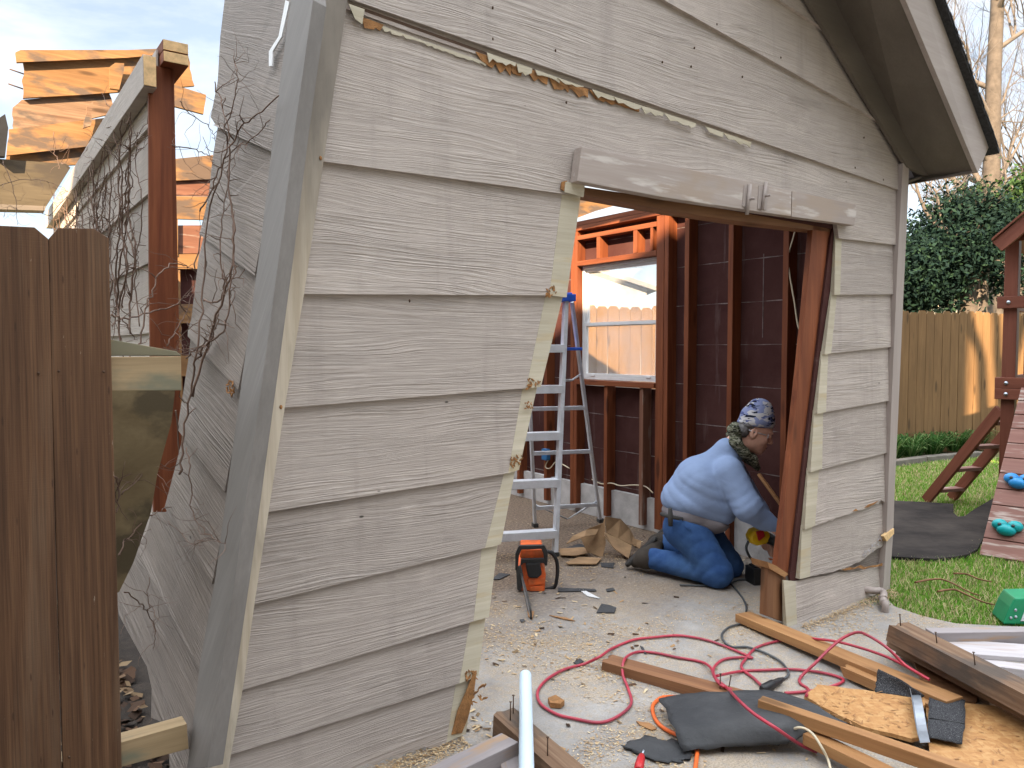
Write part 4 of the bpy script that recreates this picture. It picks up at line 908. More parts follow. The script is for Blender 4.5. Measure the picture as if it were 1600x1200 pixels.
for i in range(9):
    p = pb + WD * (.12 + .165 * i) - AD * .03
    beam('slat', p + EZ * z0, p + EZ * (z1 + (.5 - abs(i - 4) * .12)), .022, .13, M['playset'], ps, WD if False else AD, 0.003, top=False)
r0 = aty(1551, 379, 6.1); pk = r0 + WD * 0.95 + EZ * 0.85; r1 = r0 + WD * 1.9
beam('roof_rake', r0, pk, .04, .10, M['playset'], ps, EZ); beam('roof_rake', r1, pk, .04, .10, M['playset'], ps, EZ)
b = MB(); o1 = EZ * 0.012 - AD * .04; b.prism([r0 + o1, pk + o1, pk + o1 + AD * 1.8, r0 + o1 + AD * 1.8], EZ * .018); b.prism([r1 + o1, pk + o1, pk + o1 + AD * 1.8, r1 + o1 + AD * 1.8], EZ * .018); b.build('roof', M['playset'], ps)
b = MB(); c = aty(1574, 373, 6.05); b.ball(c, .014, 8, 6); b.build('bolt', M['steel'], ps)
q = pb + EZ * aty(1574, 370, 6.2).z - AD * .03; beam('tie_beam', q, q + WD * 1.5, .038, .08, M['playset'], ps, EZ, top=False)
s0 = aty(1563, 640, 6.35); s1 = onz(1447, 782); sh = Vector((0.29, 0.10, 0))
for k in (0, 1): beam('stringer', s0 + sh * k, s1 + sh * k, .09, .038, M['playset'], ps, sh.normalized(), 0.003, top=False)
for t in (.12, .37, .62, .86):
    p = s0.lerp(s1, t); beam('rung', p + sh * .05, p + sh * .95, .10, .03, M['ramp_plank'], ps, EZ, .003)
q = pb + EZ * .62 - AD * .03; beam('brace', q, q + WD * .55 + EZ * .42, .04, .085, M['playset'], ps, -AD, .003)
rb = onz(1530, 866); ru = Vector((pb.x - rb.x, pb.y - rb.y, 0)) ; RU = (AD * 1.0 + EZ * 0.92).normalized()
RN = WD.cross(RU); RN = RN if RN.z > 0 else -RN
for i in range(11):
    p = rb + RU * (0.148 * i + .07); q = p + WD * 1.25
    beam('ramp_plank', p, q, .140, .025, M['ramp_plank'], ps, RN, .004)
for (u, v, mt, nm) in ((1574, 829, 'teal', 'climbing_grip'), (1592, 756, 'blue_grip', 'climbing_grip')):
    c = onpl(u, v, rb, RN) + RN * .03; Mr = Matrix(((WD.x, RU.x, RN.x), (WD.y, RU.y, RN.y), (WD.z, RU.z, RN.z))).to_4x4()
    b = MB(); b.ball(c + Mr @ Vector((-.045, .02, 0)), (.05, .042, .035), 12, 8, Mr); b.ball(c + Mr @ Vector((.045, .02, 0)), (.05, .042, .035), 12, 8, Mr); b.ball(c + Mr @ Vector((0, -.02, 0)), (.06, .04, .04), 12, 8, Mr)
    g_ = b.build(nm, M[mt], ps)
    b = MB(); b.ball(c + Mr @ Vector((-.04, .0, .034)), (.012, .012, .006), 8, 6, Mr); b.ball(c + Mr @ Vector((.04, .0, .034)), (.012, .012, .006), 8, 6, Mr); b.build('bolt', M['black'], g_)

# ---------------------------------------------------------------- trees
def limb(b, p, d, r, L, depth, rr, bend=.25, kids=(2, 3), up=.12):
    pts = [p.copy()]; rs = [r]; n = max(3, int(L / .25)); n = min(n, 7)
    for i in range(n):
        d = (d + Vector((rr.gauss(0, bend), rr.gauss(0, bend), rr.gauss(0, bend) + up)) * .35).normalized(); p = p + d * (L / n); pts.append(p.copy()); rs.append(r * (1 - .45 * (i + 1) / n))
    b.tube(pts, rs, 6 if r > .03 else (4 if r > .008 else 3), 0, False)
    if depth <= 0: return
    for k in range(rr.randint(*kids)):
        j = rr.randint(max(1, n // 3), n); ax = d.orthogonal().normalized(); ax.rotate(Matrix.Rotation(rr.uniform(0, 6.28), 3, d))
        nd = (d + ax * rr.uniform(.45, 1.0)).normalized(); limb(b, pts[j], nd, rs[j] * rr.uniform(.5, .72), L * rr.uniform(.55, .8), depth - 1, rr, bend, kids, up)
    limb(b, pts[-1], d, rs[-1] * .9, L * .75, depth - 1, rr, bend, kids, up)
def bare_tree(P, lean, r, H, seed, label, cat='tree', h0=0.5, depth=5, first=1.2):
    t = thing('bare_tree', label, cat, P); rr = random.Random(seed)
    b = MB(); top = P + lean * H; pts = [P.lerp(top, i / 8) + Vector((rr.gauss(0, .02), rr.gauss(0, .02), 0)) * H * .1 for i in range(9)]
    b.tube(pts, [r * (1 - .55 * i / 8) for i in range(9)], 10); b.build('trunk', M['bark'], t)
    b = MB()
    for i in range(26):
        s_ = rr.uniform(h0, 1); p = P.lerp(top, s_); a = rr.uniform(0, 6.28); limb(b, p, Vector((math.cos(a), math.sin(a), rr.uniform(.5, 1.2))).normalized(), r * .32 * (1.2 - .6 * s_), first * rr.uniform(.7, 1.2), depth - 1, rr)
    b.build('branches', M['twig'], t); return t
p = onz(1546, 600); P = aty(1536, 480, 20); P.z = 0; q = aty(1560, -30, 20.2); H_ = (q - P).length * 1.25; ln = (q - P).normalized()
bare_tree(P, ln, .27, H_, 4, 'tall bare tree with a thick gray trunk beyond the evergreen', h0=.28, first=2.2)
P = aty(1592, 480, 24); P.z = 0; bare_tree(P, Vector((.02, 0, 1)).normalized(), .12, 11, 9, 'slender bare tree standing right of the thick trunk', h0=.2, first=1.8)
P = aty(1512, 480, 27); P.z = 0; bare_tree(P, Vector((-.03, 0, 1)).normalized(), .12, 8.5, 15, 'slender bare tree far behind the shed eave', h0=.3, first=1.6)
t = thing('bare_tree', 'low spreading bare tree with curved gray stems under the shed eave', 'tree', onz(1500, 660)); b = MB(); rr = random.Random(6)
for pl, r in (([(1530, 520), (1525, 420), (1505, 372), (1478, 362), (1452, 340), (1436, 305), (1428, 270)], .05), ([(1530, 520), (1500, 400), (1476, 362), (1468, 330), (1463, 300), (1446, 285)], .035), ([(1522, 430), (1490, 340), (1480, 300), (1478, 270)], .03)):
    P_ = sm_path([aty(u, v, 13.9) for u, v in pl], 4); b.tube(P_, [r * (1 - .6 * i / len(P_)) for i in range(len(P_))], 7)
    for i in range(6, len(P_), 2):
        a = rr.uniform(0, 6.28); limb(b, P_[i], Vector((math.cos(a), math.sin(a) * .4, rr.uniform(.3, 1.2))).normalized(), .014, .55, 2, rr)
b.build('stems', M['twig'], t)
# the tree whose forked trunk throws its shadow on the sunlit fence
t = thing('bare_tree', 'tall forked bare tree near the house', 'tree', Vector((3.2, -1.4, 0))); b = MB(); rr = random.Random(2)
def shade_pt(u, v, Y=-1.4):           # back from a spot on the back fence towards the sun
    F_ = onpl(u, v, fr0, FN); k = (Y - F_.y) / sd.y; return F_ + sd * k
for pl, r in (([(1570, 690), (1566, 600), (1563, 555), (1545, 500), (1540, 440)], .10), ([(1563, 555), (1553, 520), (1530, 480)], .06), ([(1600, 690), (1598, 610), (1612, 560), (1632, 490), (1640, 430)], .12), ([(1612, 690), (1625, 640), (1652, 560), (1680, 480)], .09), ([(1598, 640), (1590, 560), (1588, 500), (1580, 440)], .09)):
    P_ = sm_path([shade_pt(u - 32, v) for u, v in pl], 4); b.tube(P_, [r * (1 - .35 * i / len(P_)) for i in range(len(P_))], 8)
base = shade_pt(1545, 700); b.tube([Vector((base.x + .1, base.y, 0)), Vector((base.x + .05, base.y, base.z * .5)), base + Vector((0, 0, .3))], [.24, .2, .17], 10)
b.build('trunk', M['bark'], t)
# evergreens: leaves in clumps through the crown
def evergreen(P, blobs, n, leaf, mat, label, seed, trunks):
    t = thing('evergreen_tree', label, 'tree', P); rr = random.Random(seed)
    b = MB()
    for pl, r in trunks: b.tube(sm_path(pl, 4), r, 8)
    b.build('trunk', M['bark'], t); b = MB()
    tot = sum(w for *_, w in blobs)
    for c, rad, w in blobs:
        for i in range(int(n * w / tot)):
            d = Vector((rr.gauss(0, 1), rr.gauss(0, 1), rr.gauss(0, 1))).normalized(); s_ = rr.uniform(.45, 1.05) ** .6
            cc = c + Vector((d.x * rad.x, d.y * rad.y, d.z * rad.z)) * s_
            if mnoise.noise(cc * 1.5) < -.06: continue
            cl = .13 + .1 * rr.random()
            for k in range(9):
                q = cc + Vector((rr.gauss(0, cl), rr.gauss(0, cl), rr.gauss(0, cl * .7))); a = Vector((rr.gauss(0, 1), rr.gauss(0, 1), rr.gauss(.3, .8))).normalized(); s2 = a.orthogonal().normalized(); s2.rotate(Matrix.Rotation(rr.uniform(0, 6.28), 3, a)); l = leaf * rr.uniform(.7, 1.3)
                b.add([q, q + a * l * .5 + s2 * l * .22, q + a * l, q + a * l * .5 - s2 * l * .22], [(0, 1, 2, 3)])
    b.build('crown', M[mat], t, None, 0, False); return t
Y = 14.0; V = lambda u, v, Y=14.0: aty(u, v, Y); k = Y / FPX
P = V(1515, 500); P.z = 0
evergreen(P, [(V(1432, 425), Vector((62 * k, .9, 52 * k)), 1), (V(1500, 378), Vector((72 * k, 1.1, 74 * k)), 1.3), (V(1568, 385), Vector((58 * k, .9, 72 * k)), .9), (V(1448, 462), Vector((44 * k, .6, 22 * k)), .4)], 4200, .10, 'leaf_dark',
          'dense dark evergreen tree rising behind the cedar fence', 3, [([P, V(1512, 430), V(1505, 380)], .17), ([P + Vector((.3, .1, 0)), V(1534, 430), V(1545, 380)], .12)])
Y = 17; k = Y / FPX; P = V(1560, 500, 17); P.z = 0
evergreen(P, [(V(1575, 325, 17), Vector((70 * k, 1, 48 * k)), 1), (V(1520, 345, 17), Vector((55 * k, 1, 40 * k)), .7), (V(1620, 310, 17), Vector((40 * k, 1, 50 * k)), .5)], 900, .14, 'leaf_light', 'light green conifer catching the sun behind the dark evergreen', 5, [([P, V(1562, 400, 17), V(1565, 330, 17)], .12)])
# neighbours' houses
h2 = thing('house', 'gray roofed neighbour house seen through the shed window over the fence', 'house', aty(950, 600, 17))
b = MB(); x0, x1 = aty(880, 500, 17).x, aty(1010, 500, 17).x; zr, ze = aty(940, 424, 17).z, aty(940, 452, 17).z
b.prism([(x0 - 2, 17, 0), (x1, 17, 0), (x1, 17, ze), ((x0 + x1) / 2 - .3, 17, zr), (x0 - 2, 17, ze - .4)], (0, 5, 0)); b.build('wall', plain('gray_house_wall', (0.36, 0.35, 0.34), .9), h2)
b = MB(); xm = (x0 + x1) / 2 - .3; b.prism([(x0 - 2.2, 16.8, ze - .42), (xm, 16.8, zr + .02), (x1 + .2, 16.8, ze - .05), (x1 + .2, 16.8, ze + .05), (xm, 16.8, zr + .12), (x0 - 2.2, 16.8, ze - .32)], (0, 5.4, 0)); b.build('roof', plain('gray_roof', (0.22, 0.21, 0.21), .95), h2)
h3 = thing('house', 'pale cream neighbour house just visible above the cedar fence', 'house', aty(1540, 600, 24))
b = MB(); b.box((15.5, 26, 1.5), (9, 3, 3.1)); b.build('wall', plain('cream_house_wall', (0.62, 0.57, 0.47), .9), h3)
b = MB(); b.prism([(10.8, 24.2, 3.05), (20.2, 24.2, 3.05), (19, 26, 3.7), (12, 26, 3.7)], (0, 0, .1)); b.build('roof', M['roof'], h3)
# ---------------------------------------------------------------- timber and scraps in front of the shed
def plank(name, label, cat, u0, v0, z0, u1, v1, z1, w, h, mat, up=EZ, rag=(0, 0), group=None, seg=1, nails=(), ends=None, warp=0.0):
    p, q = onz(u0, v0, z0), onz(u1, v1, z1)
    o = beam(name, p, q, w, h, M[mat], None, up, 0.003, rag, warp, seg); tag(o, label, cat, group)
    for (t, y, L, lean) in nails:
        Mx = WORLD[o.name]; a = Mx @ Vector(((q - p).length * t, y, -.01)); c = a + Vector((lean * L * .4, lean * L * .2, L))
        b = MB(); b.tube([a, c], .0022, 6); b.lathe([(0, 0), (.005, 0), (.005, .0015), (0, .0015)], 8, Matrix.Translation(c)); b.build('nail', M['nail'], o)
    return o
plank('plank', 'long amber plank lying from the jamb stub out to the scrap pile', 'plank', 1160, 957, .050, 1492, 1092, .085, .095, .04, 'pine', seg=4)
plank('plank', 'short amber plank with a split end, lying along the near side of the long plank', 'plank', 1322, 1040, .055, 1462, 1100, .06, .055, .04, 'pine', rag=(.012, 0))
plank('plank', 'brown topped plank half covered by the sheet of tar paper', 'plank', 948, 1028, .040, 1175, 1090, .045, .095, .04, 'pine_dark', rag=(.01, 0), nails=((.80, 0.0, .07, .05), (.84, .02, .06, .5)))
plank('plank', 'pale amber timber laid across the tar paper towards the viewer', 'plank', 1188, 1090, .135, 1580, 1222, .11, .045, .045, 'pine', seg=2)
plank('plank', 'pine timber under the tar paper, below the pale amber timber', 'plank', 1262, 1142, .075, 1440, 1228, .06, .06, .04, 'pine')
b = MB(); P = [onz(u, v, .035) for u, v in [(1428, 1034), (1446, 1029), (1532, 1079), (1524, 1097), (1458, 1090), (1440, 1062)]]; b.prism(P, (0, 0, -.012))
tag(b.build('plywood_scrap', M['pine_dark']), 'brown plywood scrap wedged under the weathered bundle of boards', 'plywood')
def osb(px, z, label, z2=None):
    P = [onz(u, v, z) for u, v in px]; D_ = P[0] if False else None
    b = MB(); Q = []
    rr = random.Random(len(px))
    for i, p in enumerate(P):
        q = P[(i + 1) % len(P)]; k = max(1, int((q - p).length / .03))
        for j in range(k): Q.append(p.lerp(q, j / k) + Vector((rr.uniform(-.004, .004), rr.uniform(-.004, .004), 0)))
    b.prism(Q, (0, 0, -.014)); return tag(b.build('strand_board', M['osb']), label, 'strand board')
o1 = osb([(1258, 1088), (1277, 1069), (1350, 1078), (1445, 1090), (1440, 1150), (1424, 1154), (1347, 1134), (1300, 1112)], .060, 'torn strand board left of the metal flashing')
osb([(1446, 1092), (1612, 1108), (1700, 1260), (1490, 1245), (1450, 1165)], .045, 'torn strand board in the corner under the shingle scrap')
b = MB(); rr = random.Random(17)
for i in range(120):                   # lifted strands on the broken face
    u, v = rr.uniform(1275, 1430), rr.uniform(1082, 1138)
    if rr.random() < .35: u, v = rr.uniform(1470, 1600), rr.uniform(1110, 1195)
    p = onz(u, v, .0615 if u < 1440 else .0465); a = rr.uniform(0, 3.14); l = rr.uniform(.01, .032); d = Vector((math.cos(a), math.sin(a), rr.uniform(0, .35))) * l; s_ = Vector((-math.sin(a), math.cos(a), 0)) * rr.uniform(.0015, .004)
    b.add([p - s_, p + s_, p + s_ * .4 + d, p - s_ * .4 + d], [(0, 1, 2, 3)])
tag(b.build('strand', M['pine'], o1, None, 0, False), kind='stuff')
# flashing, shingle scraps
a, c = onz(1425, 1086, .075), onz(1438, 1162, .07); s_ = Vector((.035, .004, 0)); b = MB()
for k in range(8):
    p, q = a.lerp(c, k / 8), a.lerp(c, (k + 1) / 8); zz = EZ * (.004 * math.sin(k * .9)); z2 = EZ * (.004 * math.sin((k + 1) * .9))
    b.add([p + zz, q + z2, q + z2 + s_, p + zz + s_], [(0, 1, 2, 3)]); b.add([p + zz, q + z2, q + z2 + EZ * .028 - s_ * .25, p + zz + EZ * .028 - s_ * .25], [(0, 1, 2, 3)])
o = b.build('metal_flashing', M['steel'], None, None, 0); mo = o.modifiers.new('thick', 'SOLIDIFY'); mo.thickness = .0015; tag(o, 'bent strip of bluish metal flashing on the strand board', 'flashing')
def sheet(name, rows, mat, label, cat, thick=.004, sub=2, jag=0.0, seed=0, sm=1.0):
    """a bent sheet given as rows of (u, v, z)"""
    rr = random.Random(seed); n = len(rows[0]); vs = [onz(*q) for r_ in rows for q in r_]; m_ = len(rows)
    me = bpy.data.meshes.new(name); me.from_pydata([tuple(p) for p in vs], [], [(i * n + j, i * n + j + 1, (i + 1) * n + j + 1, (i + 1) * n + j) for i in range(m_ - 1) for j in range(n - 1)])
    me.materials.append(M[mat]); bm = bmesh.new(); bm.from_mesh(me)
    bmesh.ops.subdivide_edges(bm, edges=bm.edges, cuts=3, use_grid_fill=True, smooth=sm)
    for v in bm.verts:
        if v.is_boundary: v.co += Vector((rr.uniform(-1, 1), rr.uniform(-1, 1), rr.uniform(-.3, .3))) * jag
        v.co.z += .004 * mnoise.noise(v.co * 14)
    for f in bm.faces: f.smooth = True
    bm.to_mesh(me); bm.free(); o = bpy.data.objects.new(name, me); link(o); md = o.modifiers.new('thick', 'SOLIDIFY'); md.thickness = thick; md.offset = -1; return tag(o, label, cat)
sheet('tar_paper', [[(1030, 1091, .055), (1085, 1083, .075), (1150, 1081, .085), (1210, 1080, .095), (1262, 1094, .10), (1322, 1132, .11)],
                    [(1040, 1112, .066), (1095, 1106, .085), (1155, 1105, .098), (1220, 1106, .112), (1272, 1119, .11), (1320, 1146, .105)],
                    [(1053, 1140, .062), (1105, 1137, .075), (1160, 1135, .082), (1220, 1138, .090), (1262, 1132, .095), (1292, 1136, .09)],
                    [(1068, 1174, .022), (1115, 1169, .028), (1160, 1166, .030), (1215, 1164, .038), (1242, 1158, .055), (1262, 1140, .075)]], 'tar', 'large curled sheet of black tar paper draped over the planks', 'tar paper', .003, 2, .006, 4, .35)
sheet('tar_paper', [[(985, 1156, .012), (1020, 1150, .02), (1060, 1158, .014), (1078, 1176, .010)], [(968, 1166, .006), (1005, 1172, .018), (1040, 1180, .012), (1080, 1186, .008)], [(1000, 1180, .004), (1018, 1188, .010), (1048, 1192, .006), (1066, 1190, .004)]], 'tar', 'small torn scrap of tar paper on the concrete below the big sheet', 'tar paper', .002, 2, .012, 9)
sheet('tar_paper', [[(1373, 1045, .125), (1410, 1062, .115), (1446, 1088, .075)], [(1370, 1064, .085), (1402, 1077, .075), (1440, 1090, .065)], [(1366, 1083, .055), (1395, 1087, .055), (1430, 1091, .058)]], 'shingle', 'pointed shingle scrap standing up against the amber planks', 'shingle', .004, 2, .003, 12)
sh1 = sheet('roof_shingle', [[(1453, 1088, .066), (1480, 1089, .070), (1508, 1096, .070)], [(1450, 1118, .064), (1478, 1122, .070), (1508, 1130, .068)], [(1450, 1154, .060), (1476, 1159, .062), (1503, 1163, .060)]], 'shingle', 'square gray asphalt shingle lying on the strand board', 'shingle', .005, 2, .002, 14)
b = MB(); b.tube([onz(1452, 1122, .0705), onz(1480, 1126, .0745), onz(1508, 1131, .0735)], .0022, 5); b.tube([onz(1470, 1124, .073), onz(1474, 1156, .066)], .0015, 5); b.build('tab_slot', M['black'], sh1)
# the weathered bundle
plank('weathered_beam', 'weathered timber with nails and a rotten end, topmost of the gray bundle at the right', 'timber', 1402, 973, .205, 1690, 1118, .20, .105, .075, 'weather', rag=(.035, 0), seg=3, nails=((.04, -.01, .06, -.3), (.27, .0, .055, -.5), (.52, -.02, .06, -.5)))
plank('weathered_beam', 'dark weathered timber beneath the nail studded one in the bundle', 'timber', 1402, 993, .122, 1690, 1140, .118, .095, .05, 'weather', rag=(.03, 0), seg=2)
plank('weathered_beam', 'lowest short rotten timber of the gray bundle, under the other two', 'timber', 1412, 1004, .068, 1560, 1085, .066, .08, .05, 'weather', rag=(.03, .0), seg=2)
plank('painted_board', 'mauve gray painted timber crossing behind the weathered bundle', 'board', 1452, 985, .19, 1720, 981, .19, .06, .06, 'painted_gray')
plank('painted_board', 'wide chalky painted board in front of the mauve timber', 'board', 1480, 1008, .15, 1760, 1028, .15, .16, .02, 'painted_white')
plank('painted_board', 'narrow chalky painted board lying nearest the weathered bundle', 'board', 1508, 1030, .13, 1760, 1062, .13, .07, .045, 'painted_white')
# green step ladder foot
gp = onz(1585, 976); gl = thing('folded_ladder', 'green fibreglass ladder end lying on the grass at the right edge', 'ladder', gp)
b = MB(); c0, c1 = gp + Vector((-.055, 0, 0)), gp + Vector((.30, .02, .02))
b.prism([c0 + Vector((0, 0, .01)), c0 + Vector((.03, 0, .09)), c0 + Vector((.055, 0, .135)), c0 + Vector((.24, 0, .14)), c0 + Vector((.25, 0, .0)), c0 + Vector((0, 0, -.0))], (.04, .16, 0)); b.build('rail', M['green'], gl, None, .012)
b = MB()
for x, z in ((.035, .035), (.06, .04), (.058, .075)): b.ball(c0 + Vector((x, -.002, z)), (.008, .004, .008), 8, 6)
b.build('rivet', M['steel'], gl)
b = MB(); b.prism([c0 + Vector((.085, -.004, .02)), c0 + Vector((.115, -.004, .10)), c0 + Vector((.22, -.004, .10)), c0 + Vector((.22, -.004, .02))], (0, .004, 0)); b.build('step', M['alu'], gl)
# left foreground
plank('painted_board', 'mauve gray painted timber lying against the foot of the leaning wall', 'board', 797, 1152, .085, 600, 1245, .085, .085, .085, 'painted_gray')
plank('painted_board', 'cracked gray painted stub between the mauve timber and the nailed beam', 'board', 795, 1160, .040, 812, 1260, .040, .075, .03, 'painted_gray', rag=(.006, 0))
plank('weathered_beam', 'weathered square beam with three upright nails beside the pale blue pipe', 'timber', 788, 1112, .095, 960, 1262, .095, .092, .09, 'weather', rag=(.016, 0), seg=3, nails=((.04, .022, .075, .02), (.10, -.012, .075, .05), (.50, -.02, .07, 0)))
p, q = onz(821, 1056, .12), onz(823, 1235, .13); b = MB(); d = (q - p).normalized()
b.tube([p, q], .024, 20, 0, False); b.tube([p + d * .001, q], .0195, 20, 0, False); Mr = frame(p, q) @ Matrix.Rotation(math.pi / 2, 4, 'Y'); b.lathe([(.0195, .001), (.024, 0)], 20, Mr)
tag(b.build('plastic_pipe', M['pipe_blue']), 'pale blue plastic pipe lying on the nailed beam', 'pipe')
sc = thing('screwdriver', 'red handled screwdriver on the scrap of tar paper', 'screwdriver', onz(1000, 1190))
p, q = onz(997, 1204, .03), onz(1003, 1180, .035); b = MB(); b.tube([p, p.lerp(q, .3), p.lerp(q, .75), q], [.014, .016, .014, .009], 10); b.build('handle', M['red'], sc)
b = MB(); b.tube([q, onz(1006, 1172, .045)], .0035, 6); b.build('blade', M['steel'], sc)
# cords
def cord(name, paths, r, mat, label, z=.009):
    b = MB()
    for pl in paths:
        b.tube(sm_path([onz(q[0], q[1], q[2] if len(q) > 2 else z) for q in pl], 6), r, 8)
    return tag(b.build(name, M[mat]), label, 'cord')
cord('extension_cord', [
    [(1176, 1028), (1148, 1016), (1111, 1002), (1079, 995), (1054, 993), (1020, 996), (989, 1000), (957, 1013), (939, 1025, .05), (914, 1037), (882, 1046), (854, 1062), (840, 1081), (845, 1100), (870, 1116), (898, 1123), (936, 1129), (964, 1120), (986, 1100), (981, 1075), (973, 1053, .02), (976, 1030, .052), (995, 1019), (1023, 1020), (1057, 1027), (1095, 1034), (1111, 1044, .03), (1117, 1059, .05), (1136, 1075, .06), (1154, 1094, .14), (1179, 1116, .14), (1211, 1137, .13), (1248, 1162, .04), (1276, 1175)],
    [(1176, 1028), (1160, 1027), (1132, 1030), (1117, 1041), (1115, 1053, .05), (1126, 1070, .06), (1151, 1080, .03), (1170, 1082)],
    [(1120, 1056, .055), (1157, 1049), (1195, 1047), (1242, 1046), (1289, 1052), (1318, 1062), (1301, 1072), (1264, 1080), (1226, 1083)],
    [(1193, 1075), (1179, 1061), (1159, 1044), (1164, 1031), (1182, 1012), (1214, 1002), (1251, 997, .03), (1280, 999, .075), (1310, 1003, .09), (1360, 1017, .09), (1400, 1033, .095), (1440, 1055, .095), (1452, 1062, .09)],
    [(1452, 1062, .095), (1440, 1055, .1), (1413, 1038, .11), (1387, 1013, .16), (1360, 995, .18), (1340, 988, .17), (1317, 997, .14), (1297, 1013, .11), (1273, 1037, .06), (1252, 1057), (1250, 1067), (1263, 1077), (1260, 1087, .07)]], .0062, 'red_cord', 'red extension cord looping across the concrete and planks')
gc = cord('electric_cable', [[(1062, 914), (1110, 915), (1139, 912), (1151, 922), (1164, 941), (1166, 956)], [(1162, 966), (1158, 974), (1139, 980), (1128, 991), (1132, 1003), (1145, 1011), (1167, 1011), (1195, 1020), (1220, 1034), (1232, 1050), (1229, 1058), (1221, 1062)], [(1139, 912), (1155, 906), (1172, 906), (1186, 908)]], .0055, 'gray_cord', 'dark gray power cord running under the long plank to its plug')
p, q = onz(1224, 1061, .02), onz(1190, 1077, .02); b = MB(); b.tube([p, p.lerp(q, .2), p.lerp(q, .45), p.lerp(q, .5), p.lerp(q, .9), q], [.008, .014, .015, .019, .018, .012], 10); b.build('plug', M['black'], gc)
cord('extension_cord', [[(1056, 1089, .05), (1043, 1089), (1032, 1091), (1020, 1103), (1023, 1122), (1036, 1137), (1060, 1149, .02)], [(1089, 1172), (1089, 1180), (1085, 1210)]], .0075, 'orange_cord', 'orange cord curling out from under the tar paper')
cord('wire', [[(1226, 1156, .01), (1233, 1147, .05), (1243, 1138, .09), (1256, 1138, .10), (1270, 1147, .10), (1284, 1168, .07), (1294, 1188, .03), (1300, 1212)]], .0045, 'cream_wire', 'cream electric wire bent over the ground beside the pine timber')
# floor scraps
for i, (px, mt, lb) in enumerate(([[(935, 952), (940, 944), (952, 946), (963, 950), (960, 958), (932, 958)], 'tar', 'gray notched scrap of roofing on the floor before the kneeling man'], [[(872, 919), (930, 921), (932, 924), (872, 925)], 'tar', 'long dark strip of scrap on the floor right of the chainsaw'], [[(947, 921), (958, 919), (961, 923), (948, 925)], 'tar', 'small dark scrap beyond the white sliver'],
                                 [[(905, 922), (912, 922), (938, 936), (918, 932)], 'alu_white', 'white sliver of plastic on the dusty floor'], [[(938, 880), (960, 880), (958, 888), (940, 886)], 'tar', 'dark scrap of roofing by the cardboard'], [[(780, 896), (797, 898), (780, 906), (768, 906)], 'tar', 'dark scrap of roofing beside the opening'],
                                 [[(858, 962), (885, 966), (899, 971), (880, 968)], 'pine', 'thin wood splinter on the concrete'], [[(824, 955), (835, 956), (832, 968), (825, 964)], 'pine', 'pale wood chip at the tip of the chainsaw'], [[(856, 1098), (868, 1093), (882, 1102), (876, 1107), (860, 1106)], 'rot', 'lump of rotten brown wood inside the red cord loop'],
                                 [[(994, 1128), (1015, 1131), (1026, 1140), (1018, 1142), (1000, 1134)], 'pine', 'curved wood splinter by the orange cord'], [[(896, 1036), (906, 1030), (912, 1034), (902, 1040)], 'tar', 'dark crumb of shingle by the red cord'], [[(812, 969), (818, 968), (821, 971), (815, 973)], 'tar', 'tiny dark crumb left of the wood chip'], [[(1005, 1012), (1010, 1022), (1007, 1022), (1000, 1010)], 'tar', 'short dark stick between the red cord turns'],
                                 [[(832, 772), (842, 770), (846, 778), (838, 782)], 'pine', 'wood offcut under the ladder'], [[(880, 858), (905, 850), (926, 858), (900, 868)], 'tar', 'dark scrap of roofing under the cardboard flap'])):
    b = MB(); P = [onz(u, v, .003) for u, v in px]; b.prism(P, (0, 0, .004 if mt != 'rot' else .02)); tag(b.build('scrap', M[mt], None, None, 0), lb, 'scrap')
for k, pl in enumerate(([(1430, 910), (1450, 906), (1470, 905), (1490, 912), (1515, 925), (1530, 930)], [(1465, 924), (1490, 921), (1508, 928), (1535, 940), (1555, 945)], [(1490, 896), (1510, 897), (1530, 905), (1550, 909)])):
    b = MB(); pts = sm_path([onz(u, v, .03) for u, v in pl], 4); b.tube(pts, [.007 * (1 - .5 * i / len(pts)) for i in range(len(pts))], 6)
    tag(b.build('twig', M['pine_dark']), ['dry brown twig lying on the grass, nearest the shed corner', 'dry forked twig on the grass nearest the viewer', 'thin dry twig on the grass farthest back'][k], 'twig')
# ---------------------------------------------------------------- step ladder
F1 = onz(867, 868); T1 = aty(884, 470, 5.35); ax = Vector((-.97, -.24, 0)).normalized()
R1 = onz(938, 816); R2 = onz(836, 823)
T2 = T1 + ax * .34; F2 = F1 + ax * .52
ld = thing('step_ladder', 'aluminium step ladder with a blue cap standing in the opening', 'ladder', F1)
fw = (T1 - F1).normalized(); nrm = ax.cross(fw).normalized()
for a, c in ((F1, T1), (F2, T2)): beam('front_rail', a, c, .028, .066, M['alu'], ld, nrm, .003, top=False)
TR1 = T1 + Vector((.05, .10, 0)); TR2 = T2 + Vector((.05, .10, 0))
for a, c in ((R1, TR1), (R2, TR2)): beam('rear_rail', a, c, .022, .036, M['alu'], ld, nrm, .003, top=False)
for v in (828, 750, 677, 604, 540):
    t = (868 - v) / (868 - 470.); p = F1.lerp(T1, t); q = F2.lerp(T2, t)
    beam('step', p, q, .08, .055, M['alu'], ld, EZ, .003)
for t in (.10, .36, .56): beam('rear_rung', R1.lerp(TR1, t), R2.lerp(TR2, t), .022, .03, M['alu'], ld, EZ, .003)
c = (T1 + T2) / 2 + Vector((.02, .04, .02)); Mr = frame(T1, T2).to_3x3().to_4x4()
b = MB(); b.box(c, (.40, .17, .05), Mr); b.box(c + Vector((0, 0, .03)), (.36, .13, .012), Mr); b.build('cap', M['blue_plastic'], ld, None, .008)
p = F1.lerp(T1, .80); q = F2.lerp(T2, .80); c = (p + q) / 2 + Vector((.09, .20, .012)); b = MB(); b.box(c, (.40, .30, .022), Mr); b.build('paint_shelf', M['blue_plastic'], ld, None, .005)
